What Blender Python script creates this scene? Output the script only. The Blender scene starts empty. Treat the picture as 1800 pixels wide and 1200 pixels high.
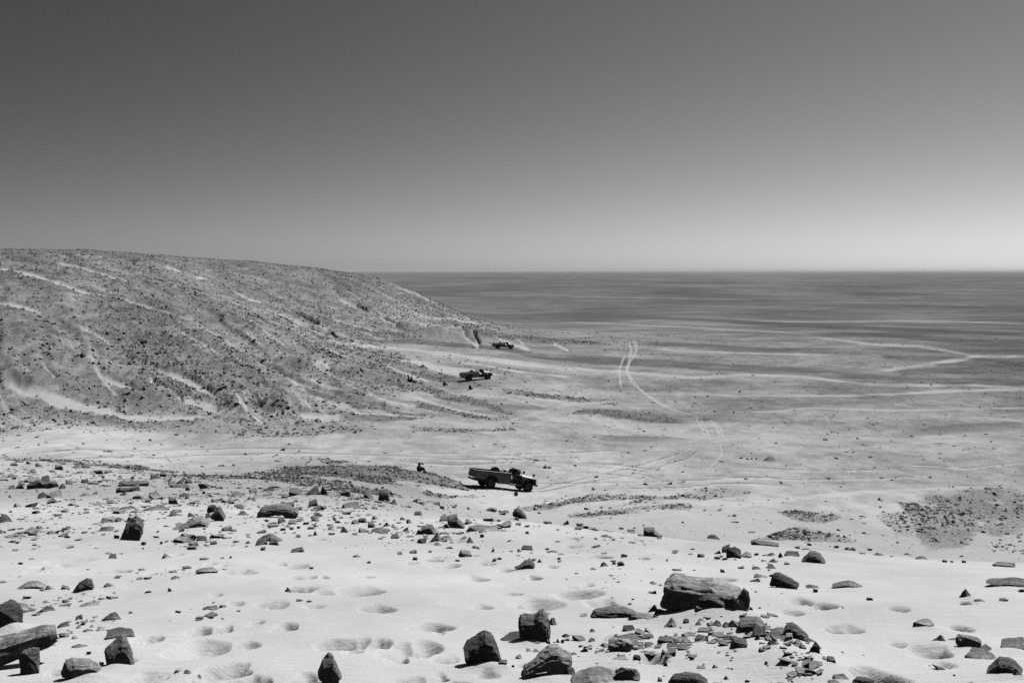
import bpy, bmesh, math, random
import numpy as np
from mathutils import Vector, Matrix, noise as mnoise, Euler

# ------------------------------------------------------------------ camera, sky, sun, exposure
sc = bpy.context.scene
COL = sc.collection
CAMZ, F, PITCH = 18.0, 1750.0, math.radians(4.05)
cam = bpy.data.objects.new('camera', bpy.data.cameras.new('camera'))
COL.objects.link(cam)
cam.location = (0, 0, CAMZ)
cam.rotation_euler = (math.pi / 2 - PITCH, 0, 0)
cam.data.lens, cam.data.sensor_width = 35.0, 36.0
cam.data.clip_start, cam.data.clip_end = 0.1, 200000
sc.camera = cam

SUN_AZ, SUN_EL = math.radians(46), math.radians(55)
world = bpy.data.worlds.new('World'); sc.world = world; world.use_nodes = True
wn = world.node_tree; bg = wn.nodes['Background']
sky = wn.nodes.new('ShaderNodeTexSky'); sky.sky_type = 'NISHITA'; sky.sun_disc = False
sky.sun_elevation, sky.sun_rotation = SUN_EL, SUN_AZ
sky.altitude, sky.air_density, sky.dust_density, sky.ozone_density = 500, 1.0, 0.6, 1.0
# black-and-white film behind a red and a polarising filter: red channel only, sky darkest 90 degrees from the sun
def wmath(op, a, b):
    nd = wn.nodes.new('ShaderNodeMath'); nd.operation = op
    for i, q in enumerate((a, b)):
        if isinstance(q, (int, float)): nd.inputs[i].default_value = q
        else: wn.links.new(q, nd.inputs[i])
    return nd.outputs[0]
SUNDIR = Vector((math.sin(SUN_AZ) * math.cos(SUN_EL), math.cos(SUN_AZ) * math.cos(SUN_EL), math.sin(SUN_EL)))
sepc = wn.nodes.new('ShaderNodeSeparateColor'); wn.links.new(sky.outputs[0], sepc.inputs[0])
tcw = wn.nodes.new('ShaderNodeTexCoord'); dotn = wn.nodes.new('ShaderNodeVectorMath'); dotn.operation = 'DOT_PRODUCT'
wn.links.new(tcw.outputs['Generated'], dotn.inputs[0]); dotn.inputs[1].default_value = SUNDIR
c2 = wmath('MULTIPLY', dotn.outputs['Value'], dotn.outputs['Value'])
pol = wmath('DIVIDE', wmath('SUBTRACT', 1.0, c2), wmath('ADD', 1.0, c2))
filt = wmath('SUBTRACT', 1.0, wmath('MULTIPLY', pol, 0.65))
val = wmath('MULTIPLY', wmath('POWER', wmath('MULTIPLY', sepc.outputs[0], 0.06), 1.6), filt)
wn.links.new(wmath('MULTIPLY', val, 30.4), bg.inputs[0]); bg.inputs[1].default_value = 0.1

sunl = bpy.data.lights.new('sun', 'SUN'); sunl.energy = 4.0; sunl.angle = math.radians(0.53); sunl.color = (1, 1, 1)
sun = bpy.data.objects.new('sun', sunl); COL.objects.link(sun)
sun.rotation_euler = SUNDIR.to_track_quat('Z', 'Y').to_euler()
sun.location = (40, 30, 80)

sc.view_settings.view_transform = 'Standard'; sc.view_settings.look = 'None'
sc.view_settings.exposure = 0.0; sc.view_settings.gamma = 1.0
sc.render.engine = 'CYCLES'
sc.cycles.use_denoising = False
sc.cycles.max_bounces = 4; sc.cycles.diffuse_bounces = 0; sc.cycles.sample_clamp_indirect = 3.0
sc.render.film_transparent = False

rng = np.random.default_rng(7)
random.seed(7)

# ------------------------------------------------------------------ helpers
def ss(a, b, x):
    t = np.clip((x - a) / (b - a), 0, 1)
    return t * t * (3 - 2 * t)

def _h(ix, iy, s):
    h = (ix.astype(np.int64) * 374761393 + iy.astype(np.int64) * 668265263 + s * 974634777) & 0xFFFFFFFF
    h = ((h ^ (h >> 13)) * 1274126177) & 0xFFFFFFFF
    return ((h ^ (h >> 16)) & 0xFFFFFF) / float(0xFFFFFF)

def vn(x, y, s=0):
    ix, iy = np.floor(x), np.floor(y)
    fx, fy = x - ix, y - iy
    fx, fy = fx * fx * (3 - 2 * fx), fy * fy * (3 - 2 * fy)
    a, b = _h(ix, iy, s), _h(ix + 1, iy, s)
    c, d = _h(ix, iy + 1, s), _h(ix + 1, iy + 1, s)
    return (a + (b - a) * fx) * (1 - fy) + (c + (d - c) * fx) * fy

def fbm(x, y, s=0, o=4, g=0.5):
    t, amp, n = 0, 1.0, 0
    for k in range(o):
        t = t + amp * vn(x * 2 ** k + 17.3 * k, y * 2 ** k - 9.1 * k, s + k)
        n += amp; amp *= g
    return t / n

def lin(v):
    v = np.asarray(v, float) / 255
    return np.where(v <= 0.04045, v / 12.92, ((v + 0.055) / 1.055) ** 2.4)

LIT = 1.13                      # light a level sunlit surface sends back per unit of reflectance
def alb(v): return lin(v) / LIT

def raydir(px, py):
    a, b = (px - 900) / F, (600 - py) / F
    cy, sy = math.cos(PITCH), math.sin(PITCH)
    dy = cy + b * sy
    return a / dy, (b * cy - sy) / dy           # x per metre of y, z per metre of y

# ------------------------------------------------------------------ shape of the land
CP = []
def cp(px, py, Y):
    a, s = raydir(px, py); CP.append((a * Y, Y, CAMZ + s * Y))
def cw(x, y, z): CP.append((x, y, z))
# the sand slope under the camera
for px, bot, k in ((-150, 6.6, 1.02), (300, 6.5, 1), (900, 6.5, 1), (1400, 6.4, .985), (1900, 6.3, .97)):
    cp(px, 1200, bot); cp(px, 1100, 8.7 * k); cp(px, 1000, 12.9 * k)
cp(-100, 900, 26); cp(0, 850, 45); cp(-100, 815, 62)
cp(300, 900, 25); cp(300, 860, 41); cp(600, 900, 25.5); cp(600, 872, 37)
cp(900, 950, 16.5); cp(900, 912, 23); cp(1150, 945, 18); cp(1400, 966, 15); cp(1620, 982, 13.9); cp(1800, 992, 12.9); cp(1950, 998, 12.4)
cp(0, 818, 63); cp(300, 830, 66); cp(600, 846, 64)
cp(1150, 905, 63); cp(1400, 935, 58); cp(1400, 900, 66); cp(1800, 975, 52); cp(1650, 940, 58); cp(1800, 900, 67); cp(1800, 850, 80); cp(1500, 860, 78); cp(1200, 860, 79)
cp(1000, 885, 69.5)
# around the first truck
cp(864, 860, 74.4); cp(932, 865, 75.7); cp(740, 843, 75.5); cp(870, 884, 68)
cw(-2.0, 75.8, 1.36); cw(1.0, 77.1, .86)
# valley floor
cp(-50, 795, 80); cp(100, 760, 94); cp(300, 792, 90); cp(600, 792, 93); cp(900, 790, 98.5); cp(1300, 790, 100.5); cp(1700, 790, 100.5); cp(1900, 790, 100)
cp(860, 668, 160); cp(810, 672, 159); cp(780, 681, 153); cp(886, 614, 235); cp(850, 741, 118); cp(1000, 700, 146); cp(1300, 700, 149); cp(1700, 700, 150)
cp(1400, 620, 232); cp(1700, 620, 234); cp(1060, 604, 252)
# near spur of the hill
cp(-60, 690, 117); cp(0, 680, 120); cp(0, 620, 130); cp(0, 560, 146); cp(0, 500, 170); cp(-60, 470, 205)
cp(200, 722, 112); cp(200, 640, 136); cp(200, 560, 160); cp(150, 495, 185)
cp(400, 727, 112); cp(400, 660, 134); cp(380, 590, 158); cp(330, 520, 196)
cp(550, 735, 113); cp(550, 690, 129); cp(480, 620, 156); cp(450, 560, 184)
cp(720, 680, 143); cp(600, 632, 164); cp(700, 745, 113)
# gully between the spurs and the sandy fan below it
cp(600, 600, 214); cp(500, 553, 246); cp(420, 515, 268); cp(700, 618, 207); cp(820, 632, 194)
# far spur
cp(690, 590, 268); cp(790, 600, 262); cp(960, 604, 262)
for px, py, Y in ((-60, 437, 300), (0, 438, 305), (200, 443, 318), (330, 453, 330), (450, 464, 340), (550, 476, 346), (640, 489, 350), (720, 513, 346), (800, 546, 334), (860, 571, 318), (930, 583, 300), (1000, 593, 280)):
    cp(px, py, Y)
cp(640, 545, 300); cp(730, 562, 293); cp(550, 520, 306); cp(800, 578, 285)
cw(-180, 430, 20); cw(-90, 470, 12); cw(-20, 420, -1.5); cw(-300, 350, 27); cw(-250, 600, 8)
# far plain and what lies out of the frame
for x, y in ((60, 420), (200, 420), (-60, 700), (250, 250), (150, 120), (90, 70), (200, 700), (400, 400), (-400, 1500), (400, 1500), (0, 3000), (1500, 1500), (-1500, 1500), (0, 1000)):
    cw(x, y, -0.8 - min(3.0, math.hypot(x, y) / 400))
for x, y, z in ((0, 0, 16.35), (0, -6, 17.6), (8, -4, 16.6), (-8, -3, 17.6), (0, -30, 22), (40, -20, 14), (-40, -20, 20), (-60, 40, 11), (-110, 90, 9), (25, 25, 7.5), (45, 35, 2), (0, -120, 32), (120, -80, 6), (-150, -40, 24), (-300, 100, 22)):
    cw(x, y, z)
CP = np.array(CP)

def warp(x, y):
    r = np.hypot(x, y) + 1e-9
    k = np.arcsinh(r / 6.0) / r
    return x * k, y * k

def _phi(d2): return 0.5 * d2 * np.log(d2 + 1e-12)
wx, wy = warp(CP[:, 0], CP[:, 1]); n = len(CP)
K = _phi((wx[:, None] - wx) ** 2 + (wy[:, None] - wy) ** 2) + 1e-4 * np.eye(n)
P = np.stack([np.ones(n), wx, wy], 1)
sol = np.linalg.solve(np.block([[K, P], [P.T, np.zeros((3, 3))]]), np.concatenate([CP[:, 2], np.zeros(3)]))

def base_z(x, y):
    sh = np.shape(x); x = np.ravel(x); y = np.ravel(y)
    a, b = warp(x, y); out = np.empty(len(a))
    for i in range(0, len(a), 60000):
        s = slice(i, i + 60000)
        out[s] = _phi((a[s, None] - wx) ** 2 + (b[s, None] - wy) ** 2) @ sol[:n] + sol[n] + a[s] * sol[n + 1] + b[s] * sol[n + 2]
    r = np.hypot(x, y); k = ss(450, 1000, r)
    return (out * (1 - k) + k * -4.0).reshape(sh)

# look-up table: pixel -> ground point on the bare land form
TA = np.linspace(-0.66, 0.66, 265); TY = np.exp(np.linspace(math.log(4), math.log(40000), 1100))
TZ = base_z(TA[:, None] * TY[None], np.broadcast_to(TY[None], (265, 1100)))
TS = np.maximum.accumulate((TZ - CAMZ) / TY[None], axis=1)
def ground_at(px, py):
    a, s = raydir(px, py)
    i = min(max((a - TA[0]) / (TA[1] - TA[0]), 0), 263.999); k = int(i); f = i - k
    row = TS[k] * (1 - f) + TS[k + 1] * f
    j = int(np.searchsorted(row, s)); j = min(max(j, 1), 1099)
    t = (s - row[j - 1]) / max(row[j] - row[j - 1], 1e-9); t = min(max(t, 0), 1)
    Y = math.exp(math.log(TY[j - 1]) * (1 - t) + math.log(TY[j]) * t)
    return a * Y, Y

# ------------------------------------------------------------------ ground grid (rings round the viewpoint's foot)
th = np.concatenate([np.linspace(-math.pi, -0.60, 26)[:-1], np.linspace(-0.60, -0.52, 10)[:-1], np.linspace(-0.52, 0.52, 790), np.linspace(0.52, 0.60, 10)[1:], np.linspace(0.60, math.pi, 26)[1:-1]])
rr = [0.4]
while rr[-1] < 70000:
    r = rr[-1]
    if r < 5: d = 0.06
    elif r < 30: d = 0.0043
    elif r < 100: d = 0.0075
    elif r < 400: d = 0.0052
    else: d = min(max(0.0065, 1.25 * r / 38500), 0.07)
    rr.append(r * (1 + d))
rr = np.array(rr); NR, NT = len(rr), len(th)
R, T = np.meshgrid(rr, th, indexing='ij')
X, Y = R * np.sin(T), R * np.cos(T)
Z0 = base_z(X, Y)
front = Y > 0.3
AZ = np.where(front, X / np.maximum(Y, .3), np.sign(X) * 9)
LY = np.log(np.maximum(Y, .3))

hz_ = Z0 + (fbm(X / 11, Y / 11, 3, 4) - .5) * 2.6 + 1.3 * ss(200, 240, R) * ss(62, 40, X)
hill = ss(.2, 2.6, hz_) * ss(104, 114, R) * ss(900, 500, R) * ss(80, 55, X)
slope_fg = ss(2.6, 5.0, Z0) * (1 - ss(70, 90, R))
# tone of the bare ground, as grey levels it shows in full sun
TONES = [(100, 1150, 213), (900, 1150, 213), (1700, 1150, 213), (400, 1000, 213), (1200, 1000, 213), (1700, 1020, 213), (200, 900, 210), (700, 920, 212), (100, 830, 200), (400, 840, 180), (650, 850, 165),
         (100, 762, 196), (350, 760, 168), (300, 800, 196), (600, 792, 182), (880, 880, 197), (900, 790, 178), (1100, 850, 192), (1300, 850, 190), (1300, 790, 170), (1600, 790, 164), (1780, 770, 158), (1200, 900, 192), (1550, 900, 194), (1780, 970, 190), (1400, 940, 190), (1050, 905, 192),
         (1400, 730, 158), (1650, 710, 154), (1000, 700, 172), (850, 700, 160), (950, 640, 150), (800, 640, 172), (1150, 660, 155), (1300, 655, 145), (1500, 640, 135), (1750, 640, 112), (1450, 615, 140), (1250, 585, 140), (1050, 585, 150), (1700, 600, 125),
         (1400, 548, 106), (1750, 560, 106), (1050, 555, 110), (1000, 520, 112), (1500, 520, 108), (1250, 500, 108), (900, 490, 110), (1700, 495, 112), (1300, 481, 122)]
tp = []
for px, py, v in TONES:
    x, y = ground_at(px, py); tp.append((x / y * 1750, 20 / y * 1750, v))
tp = np.array(tp)
u, v = (AZ * 1750).ravel(), (20 * 1750 / np.maximum(Y, 3)).ravel()
num = np.zeros(u.shape); den = np.zeros(u.shape)
for a, b, t in tp:
    w = 1 / (((u - a) * .55) ** 2 + ((v - b) * (1 + 120 / (v + 40))) ** 2 + 150) ** 1.5
    num += w * t; den += w
TONE = (num / den).reshape(X.shape)
far_n = fbm(X / 90, Y / 160, 50, 4) - .5
TONE += (fbm(X / 70, Y / 26, 55, 4, .6) - .5) * 40 * ss(220, 350, R) * (1 - ss(1200, 3000, R)) + 4 * ss(250, 400, R)
TONE += far_n * 44 * ss(180, 600, R) * (1 - ss(2500, 9000, R))
mid_n = fbm(X / 7, Y / 9, 60, 5, .6) - .5
stk = fbm(X / 26 + .3 * fbm(X / 40, Y / 40, 63, 2), Y / 11, 62, 5, .6) - .5
TONE += stk * 50 * ss(95, 115, R) * (1 - ss(260, 600, R)) * (1 - hill)
fin_n = fbm(X / 1.3, Y / 2.4, 66, 3, .7) - .5
TONE += fin_n * 44 * ss(58, 75, R) * (1 - ss(220, 400, R)) * (1 - hill)
TONE += 5 * ss(80, 95, R) * (1 - ss(220, 300, R)) * (1 - hill)
TONE += mid_n * 40 * ss(55, 75, R) * (1 - ss(250, 500, R)) * (1 - hill)
hn = fbm(X / 2.2, Y / 3.5, 70, 4, .65) - .5
hb = fbm(X / 25, Y / 30, 75, 3) - .5
hf = fbm(X / .8, Y / 1.6, 77, 3, .7) - .5
AC, AL = .82 * X + .57 * Y, .57 * X - .82 * Y            # across and down the run of the spurs
AC0 = AC + (fbm(X / 45, Y / 45, 309, 2) - .5) * 9
AC = AC + (fbm(X / 30, Y / 30, 310, 3) - .5) * 12
rn = fbm(AC / 6.5, AL / 75, 312, 4, .55)
VAL = ss(.50, .66, rn) * (.4 + .6 * ss(.3, .6, fbm(X / 40, Y / 40, 315, 2)))
rsand = ss(.585, .66, rn) * ss(.46, .62, fbm(AC / 14, AL / 28, 317, 3)) * (.45 + .55 * ss(16, 4, Z0))
RIDGE = ss(.46, .34, rn)
hill_tone = 141 + hb * 34 + hn * 52 + hf * 62 + 16 * ss(14, 4, Z0) - 10 * RIDGE
ph = AC0 / 6.3 + .9 * fbm(AC0 / 17, AL / 140, 329, 2)
tl = np.maximum(ss(.955, .992, np.sin(6.2832 * ph)), .8 * ss(.97, .995, np.sin(6.2832 * ph * 1.73 + 2 * vn(AC0 / 9, AL / 60, 331))))
tl = tl * ss(-72, -46, X) * ss(.47, .58, fbm(AC / 4, AL / 19, 327, 3)) * (.35 + .65 * ss(18, 7, Z0))
rsand = np.maximum(rsand * .6, tl)
hill_tone = hill_tone * (1 - rsand) + 203 * rsand
TONE = TONE * (1 - hill) + hill_tone * hill
fg_n = fbm(X / 1.1, Y / 1.1, 80, 4) - .5
TONE += slope_fg * fg_n * 8
STONY = 0.9 * hill * (1 - .9 * rsand) + 0.02 * (1 - slope_fg)

wob = (fbm(X / 4, Y / 4, 90, 4) - .5) * 2
wob_far = (fbm(X / 40, Y / 40, 95, 3) - .5) * 2
WOB = np.where(R > 260, wob_far, wob)
DEPTH = np.zeros_like(X)
BRK = .6 + .4 * ss(.32, .6, np.where(R > 260, fbm(X / 30, Y / 55, 97, 4), fbm(X / 5, Y / 7, 98, 4)))

def window(x0, x1, y0, y1):
    """rows and columns of the grid that cover a box on the ground in front"""
    t = [math.atan2(x, y) for x in (x0, x1) for y in (max(y0, .5), y1)]
    c0, c1 = np.searchsorted(th, min(t) - .002), np.searchsorted(th, max(t) + .002)
    rmin = max(y0, .5); rmax = max(math.hypot(x, y1) for x in (x0, x1))
    return slice(max(np.searchsorted(rr, rmin) - 1, 0), np.searchsorted(rr, rmax) + 1), slice(max(c0 - 1, 0), c1 + 1)

def ribbon(pts, vertical=False, rough=0.55):
    """window and soft mask 0..1 of a strip on the ground through points (px, py, half width in px)"""
    q = []
    for px, py, hw in pts:
        if vertical:
            x, y = ground_at(px, py); q.append((math.log(y), x / y, hw / 1750))
        else:
            x, y = ground_at(px, py); y1 = ground_at(px, py - hw)[1]; y2 = ground_at(px, py + hw)[1]
            q.append((x / y, math.log(y), max(min(abs(math.log(y1 / y2)) / 2, .16 if y < 100 else .045), .0016)))
    q = np.array(sorted(q))
    lo, hi = q[0, 0], q[-1, 0]; e = (hi - lo) * .08 + 1e-4
    b0, b1 = (q[:, 1] - 2.5 * q[:, 2]).min(), (q[:, 1] + 2.5 * q[:, 2]).max()
    (a0, a1), (l0, l1) = ((b0, b1), (lo - e, hi + e)) if vertical else ((lo - e, hi + e), (b0, b1))
    c0, c1 = np.searchsorted(th, math.atan(a0)), np.searchsorted(th, math.atan(a1))
    y0, y1 = math.exp(l0), math.exp(l1) * math.hypot(1, max(abs(a0), abs(a1)))
    win = slice(max(np.searchsorted(rr, y0) - 1, 0), np.searchsorted(rr, y1) + 1), slice(max(c0 - 1, 0), c1 + 1)
    A, B = (LY[win], AZ[win]) if vertical else (AZ[win], LY[win])
    g = np.linspace(lo, hi, 160); cc = np.interp(g, q[:, 0], q[:, 1]); wwid = np.interp(g, q[:, 0], q[:, 2])
    for _ in range(14): cc[1:-1] = (cc[:-2] + cc[1:-1] + cc[2:]) / 3; wwid[1:-1] = (wwid[:-2] + wwid[1:-1] + wwid[2:]) / 3
    c = np.interp(A, g, cc); w = np.interp(A, g, wwid)
    d = np.abs(B - c) / w + WOB[win] * rough
    return win, (1 - ss(.55, 1.15, d)) * ss(lo - e, lo + e, A) * (1 - ss(hi - e, hi + e, A))

def conv(ox, oy, sc_, pts, hw=None):
    return [(ox + p[0] / sc_, oy + p[1] / sc_, (p[2] if len(p) > 2 else hw)) for p in pts]
z6 = lambda p, hw=None: conv(0, 420, 3, p, hw)
z7 = lambda p, hw=None: conv(500, 440, 3, p, hw)
z8 = lambda p, hw=None: conv(1000, 460, 2.25, p, hw)
t4 = lambda p: [(900 + a / 6, 800 + b / 6, c) for a, b, c in p]
t5 = lambda p: [(1200 + a / 6, 800 + b / 6, c) for a, b, c in p]
t6 = lambda p: [(1500 + a / 6, 800 + b / 6, c / 6) for a, b, c in p]

FRAY = (fbm(X / 3.2, Y / 5, 140, 6, .78) - .5) * 2.4
def paint(pts, tone, k=1.0, stony=None, depth=0.0, vertical=False, rough=.55, fray=False, brk=True):
    W_, m = ribbon(pts, vertical, rough)
    if brk and not vertical: m = m * BRK[W_]
    if fray: m = ss(.08, .62, m * .95 + FRAY[W_] * .75 * (m > .01))
    TONE[W_] = TONE[W_] * (1 - m * k) + tone * m * k
    if stony is not None: STONY[W_] = STONY[W_] * (1 - m) + stony * m
    if depth: DEPTH[W_] = np.maximum(DEPTH[W_], m * depth)

# dark gravel bands on the plain
for p, t in ((z7([(350, 460, 2), (640, 478, 4), (900, 500, 4), (1100, 515, 3.5), (1350, 560, 8), (1600, 580, 10), (1790, 592, 11)]), 112),
             (z8([(0, 380, 9), (300, 400, 9), (600, 415, 9), (900, 435, 8), (1200, 455, 7), (1400, 470, 5)]), 112),
             (z8([(300, 322, 4), (600, 337, 5), (900, 352, 4), (1020, 358, 2)]), 108),
             (z8([(1240, 375, 4), (1400, 380, 5), (1520, 380, 3)]), 112),
             (z8([(1300, 440, 6), (1500, 430, 14), (1650, 425, 22), (1800, 430, 24)]), 106),
             (z8([(1000, 290, 8), (1300, 290, 16), (1600, 320, 14), (1800, 335, 14)]), 100),
             (z8([(0, 215, 9), (400, 225, 10), (800, 245, 8), (1200, 265, 10), (1800, 285, 12)]), 98),
             
             (z8([(120, 690, 5), (300, 700, 7), (480, 708, 5)]), 150),
             (z8([(1300, 690, 5), (1500, 660, 10), (1800, 650, 14)]), 142)):
    paint(p, t, .9, rough=.35)
# bright sand lines on the plain
for p in (z8([(0, 240), (300, 252), (600, 265), (900, 282)], 1.6), z8([(720, 232, .5), (800, 235, 1.4), (1000, 238, 1.6), (1300, 233, 2), (1600, 238, 1.6), (1800, 245, 1.6)]),
          z8([(0, 135), (250, 140), (700, 148)], .8), z8([(500, 175), (800, 180), (1090, 183)], .6), z8([(980, 300), (1200, 325), (1400, 335), (1500, 350), (1600, 372), (1800, 372)], 2.4),
          z8([(1240, 430), (1400, 405), (1550, 385), (1610, 372)], 3.6), z8([(350, 345), (600, 355), (850, 362), (1030, 365)], 1.8),
          z8([(0, 425), (250, 438), (500, 458), (700, 445), (900, 450), (1100, 475), (1300, 490), (1440, 490), (1600, 485), (1800, 495)], 2.4),
          z8([(480, 522), (700, 530), (900, 528), (1100, 530), (1300, 522), (1500, 510), (1800, 500)], 2.4),
          z8([(680, 595), (850, 588), (950, 575), (1100, 582), (1300, 590), (1500, 585), (1800, 575)], 2),
          z8([(0, 622, 4), (150, 642, 4), (300, 664, 4), (500, 690, 5), (700, 692, 5), (900, 705, 5), (1000, 710, 4), (1150, 697, 3), (1400, 710, 3), (1680, 710, 2)]),
          z8([(1540, 615), (1680, 620), (1800, 632)], 2), z8([(1080, 740), (1400, 715)], 2), z8([(1100, 152), (1400, 140)], .7), z8([(1450, 170), (1650, 178)], .8)):
    fy = max(q[1] for q in p); paint(p, 190 if fy > 600 else 172 if fy > 560 else 152, .9, rough=.6, depth=.10)
# sand washed between the spurs
for p in (z7([(300, 490, 4), (450, 505, 5), (650, 520, 6), (850, 545, 7), (1000, 565, 7), (1250, 595, 6), (1400, 612, 5), (1790, 636, 2)]),
          z7([(600, 570, 4), (750, 605, 7), (900, 640, 8), (1100, 662, 6)]), z7([(330, 860), (420, 870), (560, 870), (680, 915)], 2), z7([(100, 880), (250, 890), (390, 920)], 5),
z7([(1400, 890), (1550, 897), (1700, 910), (1800, 925)], 4),
          z7([(900, 590, 2), (1200, 640, 2), (1500, 670, 2)]), z7([(1000, 760, 1.5), (1300, 810, 1.5), (1400, 830, 1.5)])):
    paint(p, 200, .9, .02, rough=.6)
# the far spur tapers out into a low stony tongue
W_, m = ribbon([(840, 584, 9), (900, 592, 9), (960, 598, 8), (1020, 602, 5), (1065, 604, 3)], False, .4)
hill[W_] = np.maximum(hill[W_], m * .9); STONY[W_] = np.maximum(STONY[W_], m * .8); TONE[W_] = TONE[W_] * (1 - m * .8) + (132 + 60 * (fbm(X[W_] / 2, Y[W_] / 5, 345, 3) - .5)) * m * .8
# gravel aprons at the toe of the near spur
for p, t in (([(540, 684, 10), (580, 695, 14), (630, 708, 12), (690, 720, 8), (740, 729, 4)], 122), ([(620, 652, 8), (690, 668, 13), (760, 688, 10), (820, 704, 7), (890, 724, 4)], 136), ([(690, 704, 6), (780, 722, 5), (860, 736, 3)], 140), ([(680, 640, 4), (740, 655, 8), (800, 668, 7), (850, 680, 4)], 142), ([(590, 738, 4), (660, 738, 6), (740, 740, 4)], 136), ([(900, 628, 4), (1000, 640, 5), (1080, 650, 4)], 146), ([(880, 690, 5), (980, 700, 6), (1080, 708, 5)], 150), ([(720, 752, 4), (820, 756, 4), (900, 754, 3)], 154)):
    paint(p, t, .85, .45, rough=.5, fray=True)
# sand chutes and rills down the hill
CH = [(z7([(285, 248), (360, 285), (440, 312)], 1.7), .5), (z7([(195, 270), (250, 305), (300, 325)], 1.4), .4), (z7([(545, 318), (640, 360), (720, 400), (760, 420)], 1.7), .8), (z7([(510, 350), (560, 390), (620, 425), (680, 445)], 2.4), 1.4),
      (z7([(270, 365), (360, 395), (490, 425)], 2), .6), (z7([(620, 310), (700, 335), (800, 360), (860, 368)], 1.2), .4), (z7([(930, 430), (980, 470), (1030, 503)], 4.5), 1.4), (z7([(1110, 450), (1200, 490), (1300, 522)], 3.5), .8),
      (z7([(1180, 440), (1260, 490)], 1.6), .4), (z7([(1420, 490), (1500, 525)], 3), .4), (z7([(850, 355), (940, 378), (1010, 385)], 1.5), .3), (z7([(140, 580), (210, 597)], 3), .8),
      (z7([(0, 635), (120, 700), (300, 770), (440, 805), (560, 830), (700, 850)], 3.8), 1.3), (z7([(150, 610), (300, 665), (450, 715)], 3), .8), (z7([(440, 750), (560, 790), (700, 820)], 3.4), .6), (z7([(700, 770), (850, 820), (1000, 855), (1120, 870)], 2.6), .5),
      (z7([(0, 770), (80, 820), (150, 850)], 2.6), .9), (z7([(210, 440), (265, 465)], 7), 1.8), (z7([(520, 600), (640, 650), (760, 690)], 1.6), .3),
      (z6([(0, 150, 4), (100, 170, 4), (200, 195, 3), (370, 250, 3), (450, 280, 3.5), (560, 300, 2)]), .6), (z6([(310, 120), (480, 165), (600, 200), (750, 240)], 2.2), .5), (z6([(640, 310), (720, 335), (900, 390), (1000, 420)], 2.4), .6),
      (z6([(880, 145), (950, 175)], 2), .3), (z6([(1030, 200), (1090, 210)], 2), .3), (z6([(1240, 270), (1340, 320), (1380, 330)], 1.6), .5), (z6([(1380, 360), (1500, 395)], 1.6), .6), (z6([(420, 455), (520, 505), (600, 560)], 2.2), .6),
      (z6([(640, 590, 2), (750, 640, 4), (870, 690, 6), (960, 720, 8), (1050, 765, 7), (1150, 820, 7)]), 1.4), (z6([(1190, 545, 2), (1330, 610, 3), (1450, 670, 4), (1540, 720, 5), (1660, 780, 4), (1800, 820, 4)]), 1.4),
      (z6([(1360, 750, 4), (1440, 790, 5), (1530, 840, 3), (1640, 890, 2)]), 1.2), (z6([(1480, 600, 2), (1650, 650, 2), (1750, 690, 4)]), .7), (z6([(520, 700, 3), (680, 770, 5), (760, 820, 3)]), .8), (z6([(800, 750), (900, 800), (960, 850)], 3), .8),
      (z6([(0, 748, 8), (150, 788, 10), (300, 838, 10), (500, 897, 8), (650, 927, 7), (900, 935, 4), (1100, 926, 3)]), .3), (z6([(110, 680), (180, 720)], 4), .6), (z6([(230, 660), (300, 740)], 5), .6), (z6([(980, 850, 4), (1150, 890, 6)]), .3), (z6([(1580, 930, 3), (1800, 942, 5)]), .2),
      (z6([(1250, 775, 1.5), (1330, 840, 2.5), (1380, 890, 4)]), 1.2), (z6([(0, 330, 3), (130, 350, 3), (220, 380, 2)]), .4)]
for p, d in CH: paint([(a_, b_, c_ * (1.2 if b_ > 600 else .95)) for a_, b_, c_ in p], 200, .9, .06, d * .5, rough=.7, brk=False)
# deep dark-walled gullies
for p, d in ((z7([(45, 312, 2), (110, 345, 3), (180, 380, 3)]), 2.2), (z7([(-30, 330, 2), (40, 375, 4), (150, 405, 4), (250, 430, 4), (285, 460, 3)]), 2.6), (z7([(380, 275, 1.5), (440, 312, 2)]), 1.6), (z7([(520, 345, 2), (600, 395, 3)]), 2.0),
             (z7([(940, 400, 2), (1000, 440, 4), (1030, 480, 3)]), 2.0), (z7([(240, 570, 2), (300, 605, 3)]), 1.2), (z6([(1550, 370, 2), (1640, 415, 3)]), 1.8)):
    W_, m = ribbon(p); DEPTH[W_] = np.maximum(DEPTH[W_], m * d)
    paint(p, 88, .8, .9, brk=False)
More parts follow.
